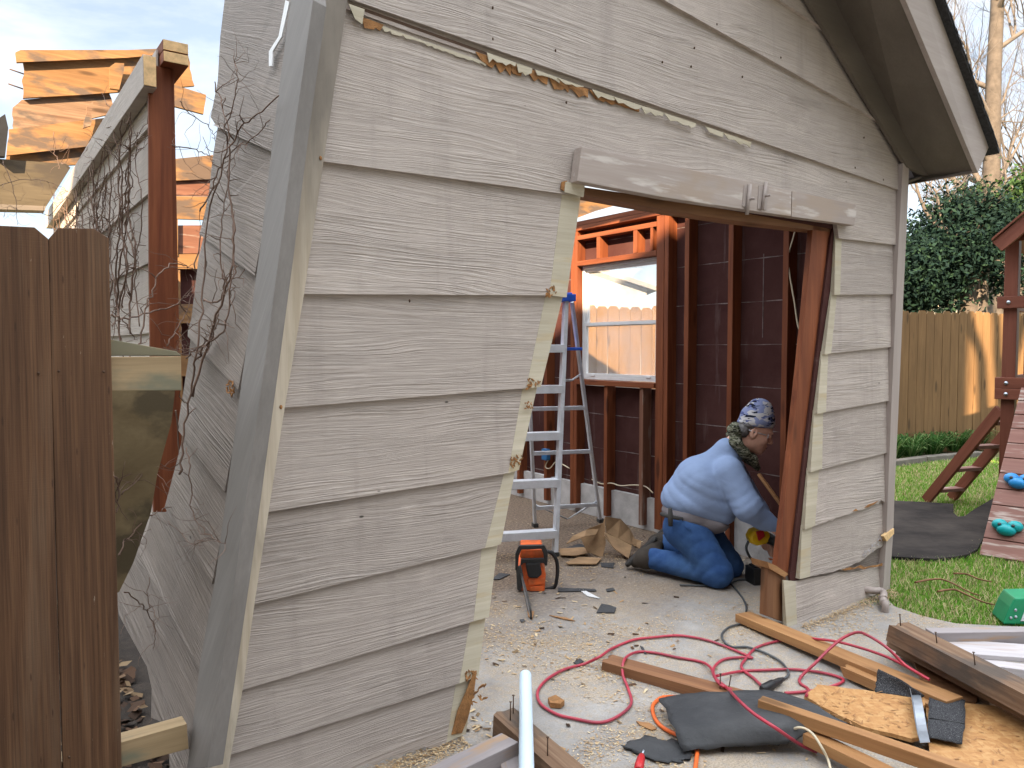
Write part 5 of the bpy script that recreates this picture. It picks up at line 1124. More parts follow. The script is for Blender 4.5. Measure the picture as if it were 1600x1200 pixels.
for a, k, c in ((F1, T1, (R1, TR1)), (F2, T2, (R2, TR2))):
    p = a.lerp(k, .68); q = c[0].lerp(c[1], .70); b = MB(); mid = (p + q) / 2 + Vector((0, 0, -.02)); b.tube([p, mid, q], .008, 6); b.build('spreader', M['alu'], ld)
for a, c in ((R1.lerp(TR1, .11), R2.lerp(R1, .35)), (R2.lerp(TR2, .11), R1.lerp(R2, .35))): b = MB(); b.tube([a, a.lerp(c, .75)], .007, 6); b.build('brace', M['alu'], ld)
for a in (F1, F2, R1, R2): b = MB(); b.box(a + Vector((0, 0, .015)), (.04, .07, .03), Mr); b.build('foot', M['black_rubber'], ld, None, .004)
# ---------------------------------------------------------------- chainsaw
cs0 = onz(838, 924); cs = thing('chainsaw', 'orange and black chainsaw standing on the floor with its bar towards the viewer', 'chainsaw', cs0)
YC = cs0.y
def cp(u, v, dy=0.0): return aty(u, v, YC + dy)
def cprism(name, px, d0, d1, mat, bev=.008): b = MB(); b.prism([cp(u, v, d0) for u, v in px], (0, d1 - d0, 0)); return b.build(name, M[mat], cs, None, bev)
cprism('engine_body', [(809, 884), (822, 878), (846, 880), (853, 898), (851, 924), (812, 923)], 0.0, .22, 'orange')
cprism('engine_body', [(824, 904), (851, 903), (852, 913), (826, 915)], -.012, .02, 'orange', .004); cprism('engine_body', [(827, 917), (850, 915), (849, 924), (828, 924)], -.012, .02, 'orange', .004)
cprism('muffler', [(821, 881), (844, 879), (847, 898), (840, 904), (825, 903)], -.03, .05, 'black', .01)
cprism('top_cover', [(814, 858), (848, 858), (852, 872), (847, 876), (816, 876), (812, 870)], .02, .24, 'orange', .008)
cprism('hand_guard', [(805, 866), (811, 853), (850, 852), (856, 862), (855, 884), (851, 884), (849, 866), (846, 858), (815, 859), (811, 868), (809, 890), (805, 892)], -.03, .0, 'black', .004)
cprism('hand_guard', [(814, 874), (850, 873), (853, 884), (849, 880), (818, 880), (813, 886)], -.02, .01, 'black', .003)
cprism('clutch_cover', [(806, 888), (814, 884), (818, 900), (815, 924), (808, 922)], -.02, .16, 'black_rubber', .006)
b = MB(); b.tube(sm_path([cp(848, 862, .05), cp(860, 863, .05), cp(868, 872, .05), cp(871, 885, .05), cp(870, 905, .05), cp(866, 917, .05), cp(852, 921, .05)], 5), .011, 10); b.build('front_handle', M['black'], cs)
b = MB(); b.tube(sm_path([cp(835, 866, .22), cp(837, 868, .34), cp(838, 890, .42), cp(836, 915, .36), cp(835, 918, .2)], 5), .014, 8); b.build('rear_handle', M['black'], cs)
tip = onz(828, 957, .03); a = cp(813, 896, -.01); a2 = cp(816, 913, -.01); b = MB(); b.prism([a, a.lerp(tip, .5) + Vector((0, 0, .02)), tip + Vector((-.004, 0, .035)), tip + Vector((.002, -.02, .0)), tip + Vector((0, 0, -.028)), a2.lerp(tip + Vector((0, 0, -.04)), .5), a2], (.006, 0, 0)); b.build('guide_bar', M['steel'], cs, None, .001)
b = MB(); ring = [a, a.lerp(tip, .5) + Vector((0, 0, .02)), tip + Vector((-.004, 0, .035)), tip + Vector((.002, -.022, .0)), tip + Vector((0, 0, -.028)), a2.lerp(tip + Vector((0, 0, -.04)), .5), a2]
b.tube([p + Vector((.003, 0, 0)) for p in sm_path(ring, 4)], .0055, 6); b.build('chain', M['black_rubber'], cs)
# ---------------------------------------------------------------- torn cardboard box
cb = thing('cardboard_box', 'torn brown cardboard box lying open on the floor behind the man', 'box', onz(940, 880))
def flap(px, name='flap'):
    b = MB(); P = [aty(u, v, Y + .2) if Y > 4.7 else onz(u, v, .012) for u, v, Y in px]; n = (P[1] - P[0]).cross(P[2] - P[0]).normalized(); b.add(P, [list(range(len(P)))]); o = b.build(name, M['cardboard'], cb); md = o.modifiers.new('t', 'SOLIDIFY'); md.thickness = .005
    bm = bmesh.new(); bm.from_mesh(o.data); bmesh.ops.triangulate(bm, faces=bm.faces); bm.to_mesh(o.data); bm.free(); return o
flap([(885, 850, 4.82), (895, 838, 4.86), (916, 828, 4.92), (942, 817, 5.0), (935, 826, 4.98), (930, 836, 4.92), (913, 839, 4.84)])
flap([(907, 840, 4.95), (930, 835, 4.97), (943, 816, 5.02), (946, 808, 5.02), (946, 850, 4.96), (941, 872, 4.90), (922, 864, 4.90), (917, 862, 4.9)])
flap([(946, 807, 5.02), (969, 811, 5.1), (983, 826, 5.12), (989, 838, 5.10), (995, 852, 5.05), (985, 851, 5.02), (965, 842, 5.0), (947, 832, 5.0)])
flap([(944, 832, 4.98), (987, 853, 4.95), (982, 873, 4.80), (960, 858, 4.86), (944, 838, 4.9)])
flap([(884, 880, 4.68), (904, 871, 4.62), (940, 873, 4.62), (932, 882, 4.68), (888, 882, 4.66)])
flap([(874, 858, 4.98), (912, 856, 5.0), (922, 864, 4.9), (900, 869, 4.85), (876, 868, 4.86)]); flap([(985, 840, 5.2), (1002, 846, 5.2), (1000, 858, 5.1), (988, 852, 5.15)])
# small things by the man
p = onz(1186, 915); b = MB(); Mz = Matrix.Rotation(.2, 4, 'Z'); b.box(p + Vector((.02, .06, .05)), (.13, .11, .10), Mz); b.box(p + Vector((.02, .06, .103)), (.10, .08, .012), Mz)
tag(b.build('charger_box', M['black'], None, None, .008), 'small black battery charger box beside the jamb stub', 'charger')
a, c = aty(1184, 742, 4.95), aty(1226, 800, 4.75); o = beam('stick', a, c, .022, .018, M['pine'], None, E2); tag(o, 'pale wooden stick leaning in the corner beside the man', 'stick')
b = MB(); P = sm_path([onz(u, v, .02) for u, v in [(1160, 850), (1172, 856), (1185, 864), (1200, 872), (1215, 876)]], 3); b.tube(P, .02, 5); tag(b.build('wood_offcut', M['stud']), 'dark red wood offcut on the floor in front of the man', 'offcut')
# ---------------------------------------------------------------- sculpting by distance fields: smooth continuous bodies
def caps(p, a, b_, ra, rb):
    ab = b_ - a; t = np.clip(((p - a) @ ab) / (ab @ ab), 0, 1); c = a + t[..., None] * ab; return np.linalg.norm(p - c, axis=-1) - (ra + (rb - ra) * t)
def elli(p, c, r, Rm=None):
    q = p - c
    if Rm is not None: q = q @ Rm
    r = np.array(r); k0 = np.linalg.norm(q / r, axis=-1); k1 = np.linalg.norm(q / (r * r), axis=-1); return k0 * (k0 - 1) / np.maximum(k1, 1e-6)
def smin(a, b_, k): h = np.clip(.5 + .5 * (b_ - a) / k, 0, 1); return b_ * (1 - h) + a * h - k * h * (1 - h)
def surface(name, field, lo, hi, h, mat, parent, smooth=2, zone=None):
    lo, hi = np.array(lo, float), np.array(hi, float); g = []
    for i in range(3):
        if zone is None: g.append(lo[i] + h * np.arange(int(np.ceil((hi[i] - lo[i]) / h)) + 1)); continue
        a, b_, hf = zone[0][i], zone[1][i], zone[2]; g.append(np.concatenate([np.arange(lo[i], a, h), np.arange(a, b_, hf), np.arange(b_, hi[i] + h, h)]))      # finer cells where the face is
    n = np.array([len(q) for q in g]); P = np.stack(np.meshgrid(*g, indexing='ij'), -1); f = field(P)
    s_ = f < 0; cells = np.zeros(tuple(n - 1), int); acc = np.zeros(tuple(n - 1) + (3,)); cnt = np.zeros(tuple(n - 1))
    corners = [(i, j, k) for i in (0, 1) for j in (0, 1) for k in (0, 1)]
    sl = lambda A, o: A[o[0]:o[0] + n[0] - 1, o[1]:o[1] + n[1] - 1, o[2]:o[2] + n[2] - 1]
    for a in corners:
        for d in range(3):
            if a[d]: continue
            c = list(a); c[d] = 1; fa, fb = sl(f, a), sl(f, c); x = (fa < 0) != (fb < 0); t = np.where(x, fa / np.where(fa - fb == 0, 1, fa - fb), 0)
            pa = np.array(a, float)[None, None, None, :] + np.zeros(fa.shape + (3,)); pa[..., d] += t; acc += pa * x[..., None]; cnt += x
    act = cnt > 0; idx = -np.ones(act.shape, int); idx[act] = np.arange(act.sum())
    base = np.stack(np.meshgrid(*[np.arange(m - 1) for m in n], indexing='ij'), -1); V_ = base[act] + acc[act] / cnt[act][:, None]; V_ = np.stack([np.interp(V_[:, i], np.arange(n[i]), g[i]) for i in range(3)], 1); faces = []
    for d in range(3):
        u, w = (d + 1) % 3, (d + 2) % 3; sa = [slice(None)] * 3; sb = [slice(None)] * 3; sa[d] = slice(0, -1); sb[d] = slice(1, None)
        x = s_[tuple(sa)] != s_[tuple(sb)]; ii = np.argwhere(x); ii = ii[(ii[:, u] > 0) & (ii[:, w] > 0) & (ii[:, u] < n[u] - 1) & (ii[:, w] < n[w] - 1)]
        flip = s_[tuple(sa)][tuple(ii.T)]; eu = np.zeros(3, int); eu[u] = 1; ew = np.zeros(3, int); ew[w] = 1
        q = np.stack([idx[tuple((ii - eu - ew).T)], idx[tuple((ii - ew).T)], idx[tuple(ii.T)], idx[tuple((ii - eu).T)]], 1); q[~flip] = q[~flip][:, ::-1]; faces.append(q)
    F_ = np.concatenate(faces); me = bpy.data.meshes.new(name); me.from_pydata(V_.tolist(), [], F_.tolist()); me.materials.append(M[mat]); me.polygons.foreach_set('use_smooth', [True] * len(me.polygons))
    bm = bmesh.new(); bm.from_mesh(me); bmesh.ops.recalc_face_normals(bm, faces=bm.faces)
    for _ in range(smooth): bmesh.ops.smooth_vert(bm, verts=bm.verts, factor=.5, use_axis_x=True, use_axis_y=True, use_axis_z=True)
    bm.to_mesh(me); bm.free(); o = bpy.data.objects.new(name, me); link(o, parent); return o
# ---------------------------------------------------------------- the kneeling man
def mp_(u, v, Y): return np.array(aty(u, v, Y))
man = thing('person', 'man in blue sweatshirt, jeans and camouflage knit cap kneeling inside the opening', 'person', onz(1100, 905))
pel = mp_(1078, 818, 4.60); belly = mp_(1098, 785, 4.60); chest = mp_(1107, 748, 4.58); upb = mp_(1124, 722, 4.58); nk = mp_(1150, 696, 4.57); hd = mp_(1181, 671, 4.56)
hipN, kneeN, ankN = mp_(1074, 826, 4.53), mp_(1122, 895, 4.44), mp_(1016, 872, 4.72)
hipF, kneeF, ankF = mp_(1090, 824, 4.72), mp_(1139, 884, 4.68), mp_(1034, 850, 4.86)
shN, elN, wrN = mp_(1138, 738, 4.45), mp_(1168, 792, 4.37), mp_(1216, 832, 4.40)
shF, elF, wrF = mp_(1142, 735, 4.78), mp_(1180, 800, 4.82), mp_(1196, 842, 4.62)
def wr(P, f, a=.004, fr=26, ph=0.0):         # cloth folds
    return f + a * np.sin(P[..., 2] * fr * 2 + P[..., 0] * fr + 3 * np.sin(P[..., 1] * 9 + P[..., 0] * 7 + ph)) * (.5 + .5 * np.sin(P[..., 0] * 11 + P[..., 2] * 7 + ph))
def fold(P, d, fr, a, ph=0.0, wig=1.6):       # creases across the direction d: soft ridges, narrow valleys
    d = np.array(d); d = d / np.linalg.norm(d); s_ = np.sin(fr * (P @ d) + wig * np.sin(P[..., 1] * 13 + P[..., 0] * 6 + ph) + ph + .8 * np.sin(P[..., 2] * 17 + ph * 2))
    return a * (np.abs(s_) ** .6 - .6)
def f_body(P):
    fw = np.array([.94, -.06, -.34]); fw /= np.linalg.norm(fw); la = np.cross(fw, [.34, 0, .94]); la /= np.linalg.norm(la); up = np.cross(la, fw); Hm = np.stack([fw, la, up], 1); Q = (P - mp_(1180, 675, 4.56)) @ Hm
    e_ = lambda c, r: elli(Q, np.array(c), r)
    f = smin(e_((-.004, 0, .036), (.094, .075, .086)), e_((.036, 0, -.034), (.052, .055, .076)), .03)
    f = smin(f, e_((.058, 0, -.100), (.026, .030, .022)), .02); f = smin(f, e_((.012, 0, -.070), (.05, .052, .045)), .03)
    for s_ in (-1, 1):
        f = smin(f, e_((.050, .036 * s_, -.030), (.030, .024, .026)), .012); f = smin(f, e_((.080, .026 * s_, .026), (.016, .026, .010)), .010)
        f = np.maximum(f, -e_((.099, .031 * s_, .004), (.018, .018, .013)) ); f = smin(f, e_((.0815, .031 * s_, .003), (.013, .016, .011)), .003)
        ear = np.maximum(e_((-.026, .073 * s_, -.006), (.021, .012, .034)), -e_((-.022, .084 * s_, -.003), (.011, .008, .020))); f = smin(f, ear, .005)
        f = smin(f, e_((.098, .011 * s_, -.034), (.010, .008, .008)), .005)
    f = smin(f, caps(Q, np.array([.086, 0, .014]), np.array([.108, 0, -.028]), .008, .013), .008)
    f = smin(f, e_((.084, 0, -.060), (.013, .025, .008)), .008); f = smin(f, e_((.081, 0, -.076), (.013, .022, .008)), .007); f = np.maximum(f, -e_((.100, 0, -.068), (.014, .024, .0028)))
    f = np.maximum(f, -(e_((.094, .030, -.050), (.012, .006, .022)) + .004))
    f = smin(f, caps(P, nk, hd + np.array([-.02, 0, -.05]), .065, .06), .03)
    for a, b_, ra, rb in ((nk, upb + np.array([.02, 0, -.05]), .06, .055), (upb + np.array([.02, 0, -.05]), chest, .06, .09), (chest, belly, .09, .09), (belly, pel, .09, .09), (chest, shN, .06, .04), (chest, shF, .06, .04), (shN, elN, .045, .034), (elN, wrN, .03, .024), (shF, elF, .045, .034), (elF, wrF, .03, .024),
                          (pel, hipN, .08, .07), (hipN, kneeN, .07, .05), (kneeN, ankN, .045, .035), (pel, hipF, .08, .07), (hipF, kneeF, .07, .05), (kneeF, ankF, .055, .04)): f = smin(f, caps(P, a, b_, ra, rb), .03)
    for w, e, s_ in ((wrN, elN, 1), (wrF, elF, -1)):         # hands closed on the saw
        d = (w - e) / np.linalg.norm(w - e); pm = w + d * .05; f = smin(f, elli(P, pm, (.042, .026, .036)), .018)
        up_ = np.array([0, 0, 1.0]); sd_ = np.cross(d, up_); sd_ /= np.linalg.norm(sd_)
        for k in range(4):
            o_ = up_ * (.024 - .016 * k); a = pm + d * .03 + o_; b_ = a + d * (.034 - .004 * abs(k - 1)) + sd_ * .006 * s_; c_ = b_ - sd_ * -.03 * s_ - d * .004; e_ = c_ - d * .022
            for x, y in ((a, b_), (b_, c_), (c_, e_)): f = smin(f, caps(P, x, y, .0095, .0085), .004)
        a = pm + up_ * .022 - d * .01; f = smin(f, caps(P, a, a + d * .035 + up_ * .016 + sd_ * .015 * s_, .011, .009), .006); 
    return f
surface('body', f_body, (.78, 4.30, .02), (1.82, 5.02, 1.22), .0105, 'skin', man, 1, ((1.30, 4.46, .80), (1.60, 4.68, 1.06), .0042))
def f_sweat(P):
    f = elli(P, (chest + belly) / 2 + np.array([-.005, 0, -.01]), (.178, .195, .185))
    f = smin(f, elli(P, mp_(1092, 750, 4.58), (.142, .185, .140)), .05); f = smin(f, caps(P, mp_(1132, 712, 4.57), mp_(1066, 776, 4.60), .07, .12), .05)
    f = smin(f, caps(P, upb + np.array([.01, 0, -.035]), chest + np.array([0, 0, -.01]), .105, .155), .05); f = smin(f, elli(P, mp_(1078, 782, 4.60), (.150, .19, .105)), .05)
    f = smin(f, elli(P, mp_(1118, 792, 4.60), (.125, .175, .12)), .05)
    f = smin(f, caps(P, mp_(1138, 706, 4.57), upb + np.array([.01, 0, -.02]), .085, .10), .04)
    waist = np.clip((.74 - P[..., 2]) / .18, 0, 1); f = f - fold(P, (.55, .05, .85), 52, .006, 1.0, 2.6) * (.15 + .85 * waist) - fold(P, (.9, -.1, -.5), 23, .006, 2.0, 2.2) * .6
    f = np.maximum(f, (P - mp_(1090, 815, 4.6)) @ np.array([-.42, 0, -.90]) * .9)
    for s_, e, w in ((shN, elN, wrN), (shF, elF, wrF)):
        a = caps(P, s_, e, .092, .080); a = smin(a, caps(P, e, w + (e - w) * .02, .076, .052), .04); w8 = np.exp(-((P - e) ** 2).sum(-1) / .012); a = a - fold(P, w - s_, 62, .007, 0, 2.8) * (w8 + .15); f = smin(f, a, .028)
    f = np.maximum(f, -(caps(P, nk + np.array([.012, 0, .012]), hd, .062, .062)))
    
    return f
surface('sweatshirt', f_sweat, (.80, 4.28, .35), (1.72, 4.98, 1.08), .0085, 'sweat', man, 2)
def f_tee(P):
    f = elli(P, mp_(1075, 800, 4.60), (.155, .175, .105)); f = smin(f, elli(P, mp_(1108, 810, 4.60), (.13, .165, .09)), .05)
    n_ = np.array([-.42, 0, -.90]); f = np.maximum(f, (P - mp_(1085, 827, 4.6)) @ n_ * .9); f = np.maximum(f, -((P - mp_(1090, 795, 4.6)) @ n_) * .9); return wr(P, f, .005, 24, 2)
surface('undershirt', f_tee, (.82, 4.36, .22), (1.42, 4.86, .70), .0105, 'undershirt', man, 2)
def f_jeans(P):
    f = elli(P, pel + np.array([-.012, 0, -.03]), (.150, .180, .135))
    for h_, k, a in ((hipN, kneeN, ankN), (hipF, kneeF, ankF)):
        t = caps(P, h_, k, .118, .088); t = smin(t, caps(P, k + np.array([-.02, 0, .004]), a, .080, .064), .035); kn = np.exp(-((P - (k + (h_ - k) * .25)) ** 2).sum(-1) / .03) + np.exp(-((P - a) ** 2).sum(-1) / .012); t = t - fold(P, k - h_, 48, .007, 1.5, 2.8) * (.25 + kn * 1.0); f = smin(f, t, .03)
    f = np.maximum(f, (P - mp_(1068, 806, 4.6)) @ np.array([.32, 0, .95]) * .95)
    return np.maximum(f, .004 - P[..., 2])
surface('jeans', f_jeans, (.76, 4.24, -.02), (1.50, 5.04, .62), .0085, 'denim', man, 2)
for nm, an, Y, du, dv in (('boot', ankN, 4.80, 0, 0), ('boot', ankF, 4.96, 17, -16)):
    toe = mp_(990 + du, 885 + dv, Y); heel = mp_(1024 + du, 848 + dv, Y); tz = max(toe[2], .035)
    toe[2] = max(.038, toe[2])
    def f_boot(P):
        f = caps(P, an + np.array([.03, 0, 0]), an + np.array([-.03, 0, .0]), .062, .060); f = smin(f, caps(P, heel + np.array([.012, 0, -.02]), an + np.array([-.02, 0, 0]), .042, .055), .03)
        f = smin(f, caps(P, an + np.array([-.03, 0, -.01]), toe + np.array([.012, 0, .008]), .052, .036), .03); return np.maximum(f, .002 - P[..., 2])
    c = an; bo = surface('boot', f_boot, c - .24, c + .20, .009, 'boot', man, 2)
    def f_sole(P):
        o_ = np.array([-.026, 0, .008]); f = caps(P, heel + o_ + np.array([.02, 0, 0]), toe + o_, .034, .036); n_ = np.array([-.73, 0, .68]); n_ = np.array([-(heel - toe)[2], 0, (heel - toe)[0]]); n_ = n_ / np.linalg.norm(n_) 
        dd = np.abs((P - (heel + o_)) @ n_) - .012; return np.maximum(np.maximum(f, dd), .002 - P[..., 2])
    surface('sole', f_sole, c - .24, c + .20, .009, 'sole', bo, 1)
def f_hat(P):
    base = mp_(1183, 668, 4.56); ax_ = np.array([.12, 0, .99]); q = P - base; f = elli(P, mp_(1183, 655, 4.56), (.104, .092, .098)); f = smin(f, elli(P, mp_(1188, 638, 4.56), (.060, .055, .060)), .05)
    f = smin(f, elli(P, mp_(1180, 660, 4.56), (.108, .094, .045)), .02)
    f = np.maximum(f, -(P - mp_(1183, 666.5, 4.56)) @ np.array([.20, 0, .98])); return f + .002 * np.sin(P[..., 0] * 60 + P[..., 2] * 40)
surface('knit_cap', f_hat, (1.30, 4.42, .85), (1.64, 4.70, 1.20), .0075, 'hat', man, 2)
def f_scarf(P):
    f = caps(P, mp_(1148, 672, 4.50), mp_(1150, 668, 4.62), .036, .036)
    pts = [mp_(1144, 674, 4.50), mp_(1151, 692, 4.475), mp_(1162, 707, 4.48), mp_(1176, 719, 4.52), mp_(1183, 730, 4.56)]
    for i, (a, b_) in enumerate(zip(pts, pts[1:])): f = smin(f, caps(P, a, b_, (.030, .033, .034, .032)[i], (.033, .034, .032, .020)[i]), .025)
    q = [mp_(1144, 676, 4.64), mp_(1154, 698, 4.66), mp_(1172, 716, 4.62)]
    for a, b_ in zip(q, q[1:]): f = smin(f, caps(P, a, b_, .036, .036), .025)
    return wr(P, f, .006, 34)
surface('neck_scarf', f_scarf, (1.22, 4.38, .62), (1.62, 4.76, 1.0), .008, 'scarf', man, 2)
def f_hair(P):
    f = elli(P, mp_(1158, 672, 4.56), (.046, .080, .050)); f = smin(f, elli(P, mp_(1172, 664, 4.492), (.035, .012, .020)), .02); f = smin(f, elli(P, mp_(1177, 673, 4.492), (.010, .010, .025)), .012); return f + .003 * np.sin(P[..., 2] * 260 + P[..., 0] * 120)
surface('hair', f_hair, (1.26, 4.42, .85), (1.54, 4.70, 1.06), .0065, 'hair', man, 1)
b = MB()
for k in range(2): b.tube([Vector(mp_(1062 + k * 2, 812, 4.405)), Vector(mp_(1068 + k * 2, 822, 4.40)), Vector(mp_(1078 + k * 2, 830, 4.395))], .0022, 4)
b.build('pocket_seam', M['denim'], man)
gl_ = MB()
for Y in (4.515, 4.605):
    c = Vector(mp_(1198, 681.5, Y)); gl_.tube([c + Vector((math.sin(a) * .004, math.cos(a) * .026, math.sin(a) * .017)) for a in [i * 6.2832 / 16 for i in range(17)]], .0018, 5)
gl_.tube([Vector(mp_(1197, 680, 4.49)), Vector(mp_(1170, 672, 4.485))], .003, 6); gl_.tube([Vector(mp_(1197, 680, 4.63)), Vector(mp_(1170, 672, 4.635))], .003, 6)
gls = gl_.build('safety_glasses', M['alu'], man)
b = MB()
for Y in (4.515, 4.605): b.ball(Vector(mp_(1198.5, 681.5, Y)), (.003, .025, .017), 12, 8)
b.build('lens', M['lens'], gls)
b = MB()
for Y in (4.518, 4.602): b.ball(Vector(mp_(1195.5, 682, Y)), (.010, .012, .009), 8, 6)
b.build('eye', plain('eye_white', (.6, .58, .55), .3), man)
b = MB(); p = Vector(mp_(1047, 810, 4.44)); b.tube([p + Vector((0, 0, .06)), p + Vector((.002, 0, .0)), p + Vector((.004, .0, -.045))], [.012, .016, .013], 8); b.build('belt_clip', M['black_rubber'], man)
b = MB(); b.tube(sm_path([Vector(mp_(1034, 803, 4.56)), Vector(mp_(1042, 806, 4.47)), Vector(mp_(1056, 809, 4.43)), Vector(mp_(1066, 811, 4.44))], 4), .013, 6); b.build('belt', M['black_rubber'], man)
# the saw in his hands
tl = thing('power_saw', 'yellow power saw held low by the kneeling man behind the jamb', 'saw', aty(1190, 845, 4.5))
def tp(u, v, Y): return aty(u, v, Y)
b = MB(); b.prism([tp(u, v, 4.46) for u, v in [(1170, 840), (1176, 830), (1190, 826), (1203, 832), (1206, 842), (1198, 851), (1184, 854), (1173, 850)]], (0, .09, 0)); b.build('motor_body', M['yellow'], tl, None, .02)
b = MB(); b.prism([tp(u, v, 4.445) for u, v in [(1182, 831), (1193, 829), (1196, 838), (1186, 846)]], (0, .02, 0)); b.build('side_panel', M['red'], tl, None, .005)
b = MB(); b.tube([tp(1198, 840, 4.5), tp(1215, 848, 4.46), tp(1240, 856, 4.42)], [.034, .028, .022], 10); b.build('nose', M['black'], tl)
b = MB(); b.prism([tp(1240, 852, 4.42), tp(1275, 862, 4.40), tp(1274, 867, 4.40), tp(1240, 860, 4.42)], (0, .003, 0)); b.build('blade', M['steel'], tl)
b = MB(); b.tube(sm_path([tp(1170, 845, 4.5), tp(1166, 856, 4.5), tp(1170, 868, 4.52), tp(1176, 876, 4.56), Vector(onz(1180, 890, .01))], 4), .008, 6); b.build('cord', M['gray_cord'], tl)
# ---------------------------------------------------------------- vines
def vine_tube(b, px, fn, r, rr, wob=2.5, twigs=6):
    r *= .72
    P = sm_path([fn(u, v, rr.uniform(.012, .03)) for u, v in px], 5); P = [p + Vector((rr.gauss(0, .003), rr.gauss(0, .003), rr.gauss(0, .003))) for p in P]
    b.tube(P, [r * (1 - .5 * i / len(P)) for i in range(len(P))], 5)
    for k in range(twigs):
        i = rr.randrange(1, len(P) - 1); p = P[i]; d = Vector((rr.gauss(0, 1), rr.gauss(0, 1) - .4, rr.gauss(.3, .8))).normalized(); pts = [p]
        for j in range(5): d = (d + Vector((rr.gauss(0, .4), rr.gauss(0, .4), rr.gauss(0, .4)))).normalized(); pts.append(pts[-1] + d * rr.uniform(.012, .035))
        b.tube(pts, [r * .5 * (1 - .12 * j) for j in range(6)], 4)
pan = lambda u, v, o_=.03: onpl(u, v, P0 + NP * (.03 + o_), NP)
wal = lambda u, v, o_=.02: MS @ LWp(u, v, XL - .045 - o_)
rr = random.Random(77); b = MB()
for px, r in (([(283, 745), (287, 680), (300, 600), (309, 540), (317, 450), (325, 340), (349, 262), (357, 205), (345, 160), (338, 128)], .0055), ([(300, 620), (330, 520), (355, 450), (367, 385), (361, 320), (358, 250), (372, 205), (402, 180), (434, 150)], .006), ([(305, 562), (322, 538), (348, 520), (357, 480), (366, 410), (363, 330)], .005),
              ([(318, 470), (340, 470), (350, 440), (344, 400), (350, 330), (356, 260)], .0045), ([(290, 560), (306, 545), (330, 528), (340, 500), (338, 490)], .004), ([(312, 330), (330, 300), (345, 260), (362, 235), (398, 215), (420, 190)], .004), ([(352, 200), (366, 150), (372, 120), (366, 95)], .003), ([(290, 700), (296, 730), (300, 800), (330, 838), (355, 850)], .003), ([(262, 815), (300, 850), (322, 845)], .002)):
    vine_tube(b, px, pan, r, rr, 2, 14)
tag(b.build('vine', M['vine']), 'bare brown vine climbing the torn edge of the side panel', 'vine')
b = MB()
for k in range(34):
    u = rr.uniform(95, 228); v0 = 480 + rr.uniform(-20, 60); vt = 335 - (u - 90) * 1.35 + rr.uniform(-40, 60); px = []; uu = u; n = 7
    for i in range(n): px.append((uu, v0 + (vt - v0) * i / (n - 1))); uu = min(max(uu + rr.gauss(0, 6), 84), 231)
    vine_tube(b, px, wal, rr.uniform(.003, .008), rr, 2, 9)
for k in range(16):
    u = rr.uniform(85, 225); v = rr.uniform(180, 420); px = [(u, v)]
    for i in range(5): px.append((min(max(px[-1][0] + rr.uniform(-22, 22), 84), 232), px[-1][1] + rr.uniform(-28, 22)))
    vine_tube(b, px, wal, .003, rr, 2, 5)
tag(b.build('vine', M['vine']), 'dense mat of bare vine stems on the weathered outer siding', 'vine')
b = MB()
def air(Y0, Y1): return lambda u, v, o_=0: aty(u, v, Y0 + (Y1 - Y0) * min(max((u - 170) / 150., 0), 1))
for px, r in (([(177, 572), (196, 560), (214, 540), (226, 490), (236, 460), (248, 428), (272, 412), (296, 418), (308, 428)], .0045), ([(176, 494), (200, 497), (240, 488), (268, 478), (296, 458), (309, 440)], .004), ([(262, 540), (276, 516), (292, 488), (302, 450)], .0035), ([(176, 510), (190, 500), (205, 520), (214, 530)], .003), ([(268, 228), (300, 232), (322, 240), (338, 252), (352, 262)], .003), ([(280, 158), (296, 178), (322, 194), (334, 212), (340, 235)], .0025), ([(305, 425), (318, 340), (330, 300), (342, 262)], .0035), ([(186, 870), (196, 845), (225, 815), (246, 800)], .004), ([(196, 925), (222, 945), (230, 950), (233, 905)], .003), ([(230, 955), (242, 985), (240, 1015)], .0025), ([(180, 745), (186, 770), (184, 800)], .005), ([(190, 770), (215, 750), (240, 720)], .003),
              ([(275, 640), (281, 720), (286, 740), (276, 780), (250, 800)], .004), ([(190, 1160), (174, 1180), (162, 1210)], .003), ([(193, 1155), (184, 1180), (178, 1210)], .003), ([(280, 520), (300, 545), (310, 560)], .003), ([(4, 250), (22, 300), (25, 318), (28, 352)], .003), ([(60, 330), (80, 335), (110, 300), (140, 272)], .003), ([(0, 290), (40, 280), (80, 285), (108, 300)], .003), ([(5, 340), (16, 322), (30, 330)], .002)):
    fn = air(2.15, 2.75) if px[0][1] > 150 and px[0][0] > 170 else (lambda u, v, o_=0: aty(u, v, 4.4)); vine_tube(b, px, fn, r, rr, 1, 7)
tag(b.build('vine', M['vine']), 'loose curling vine stems hanging in the gap beside the fence rail', 'vine')
# ---------------------------------------------------------------- sawdust, litter, grass
def scatter(name, mat, pts, lo, hi, seed, flat=.25, thin=.4):
    r2 = np.random.default_rng(seed); n = len(pts); P = np.array(pts); a = r2.uniform(0, 6.283, n); l = r2.uniform(lo, hi, n); w = l * r2.uniform(thin * .5, thin * 1.3, n)
    d = np.stack([np.cos(a), np.sin(a), r2.uniform(-flat, flat, n)], 1) * l[:, None]; s_ = np.stack([-np.sin(a), np.cos(a), r2.uniform(-flat, flat, n)], 1) * w[:, None]
    V_ = np.stack([P - d - s_, P + d - s_, P + d + s_, P - d + s_], 1).reshape(-1, 3); F_ = np.arange(4 * n).reshape(-1, 4)
    me = bpy.data.meshes.new(name); me.from_pydata(V_.tolist(), [], F_.tolist()); me.materials.append(M[mat]); o = bpy.data.objects.new(name, me); link(o); return o
pts = []; r3 = random.Random(31)
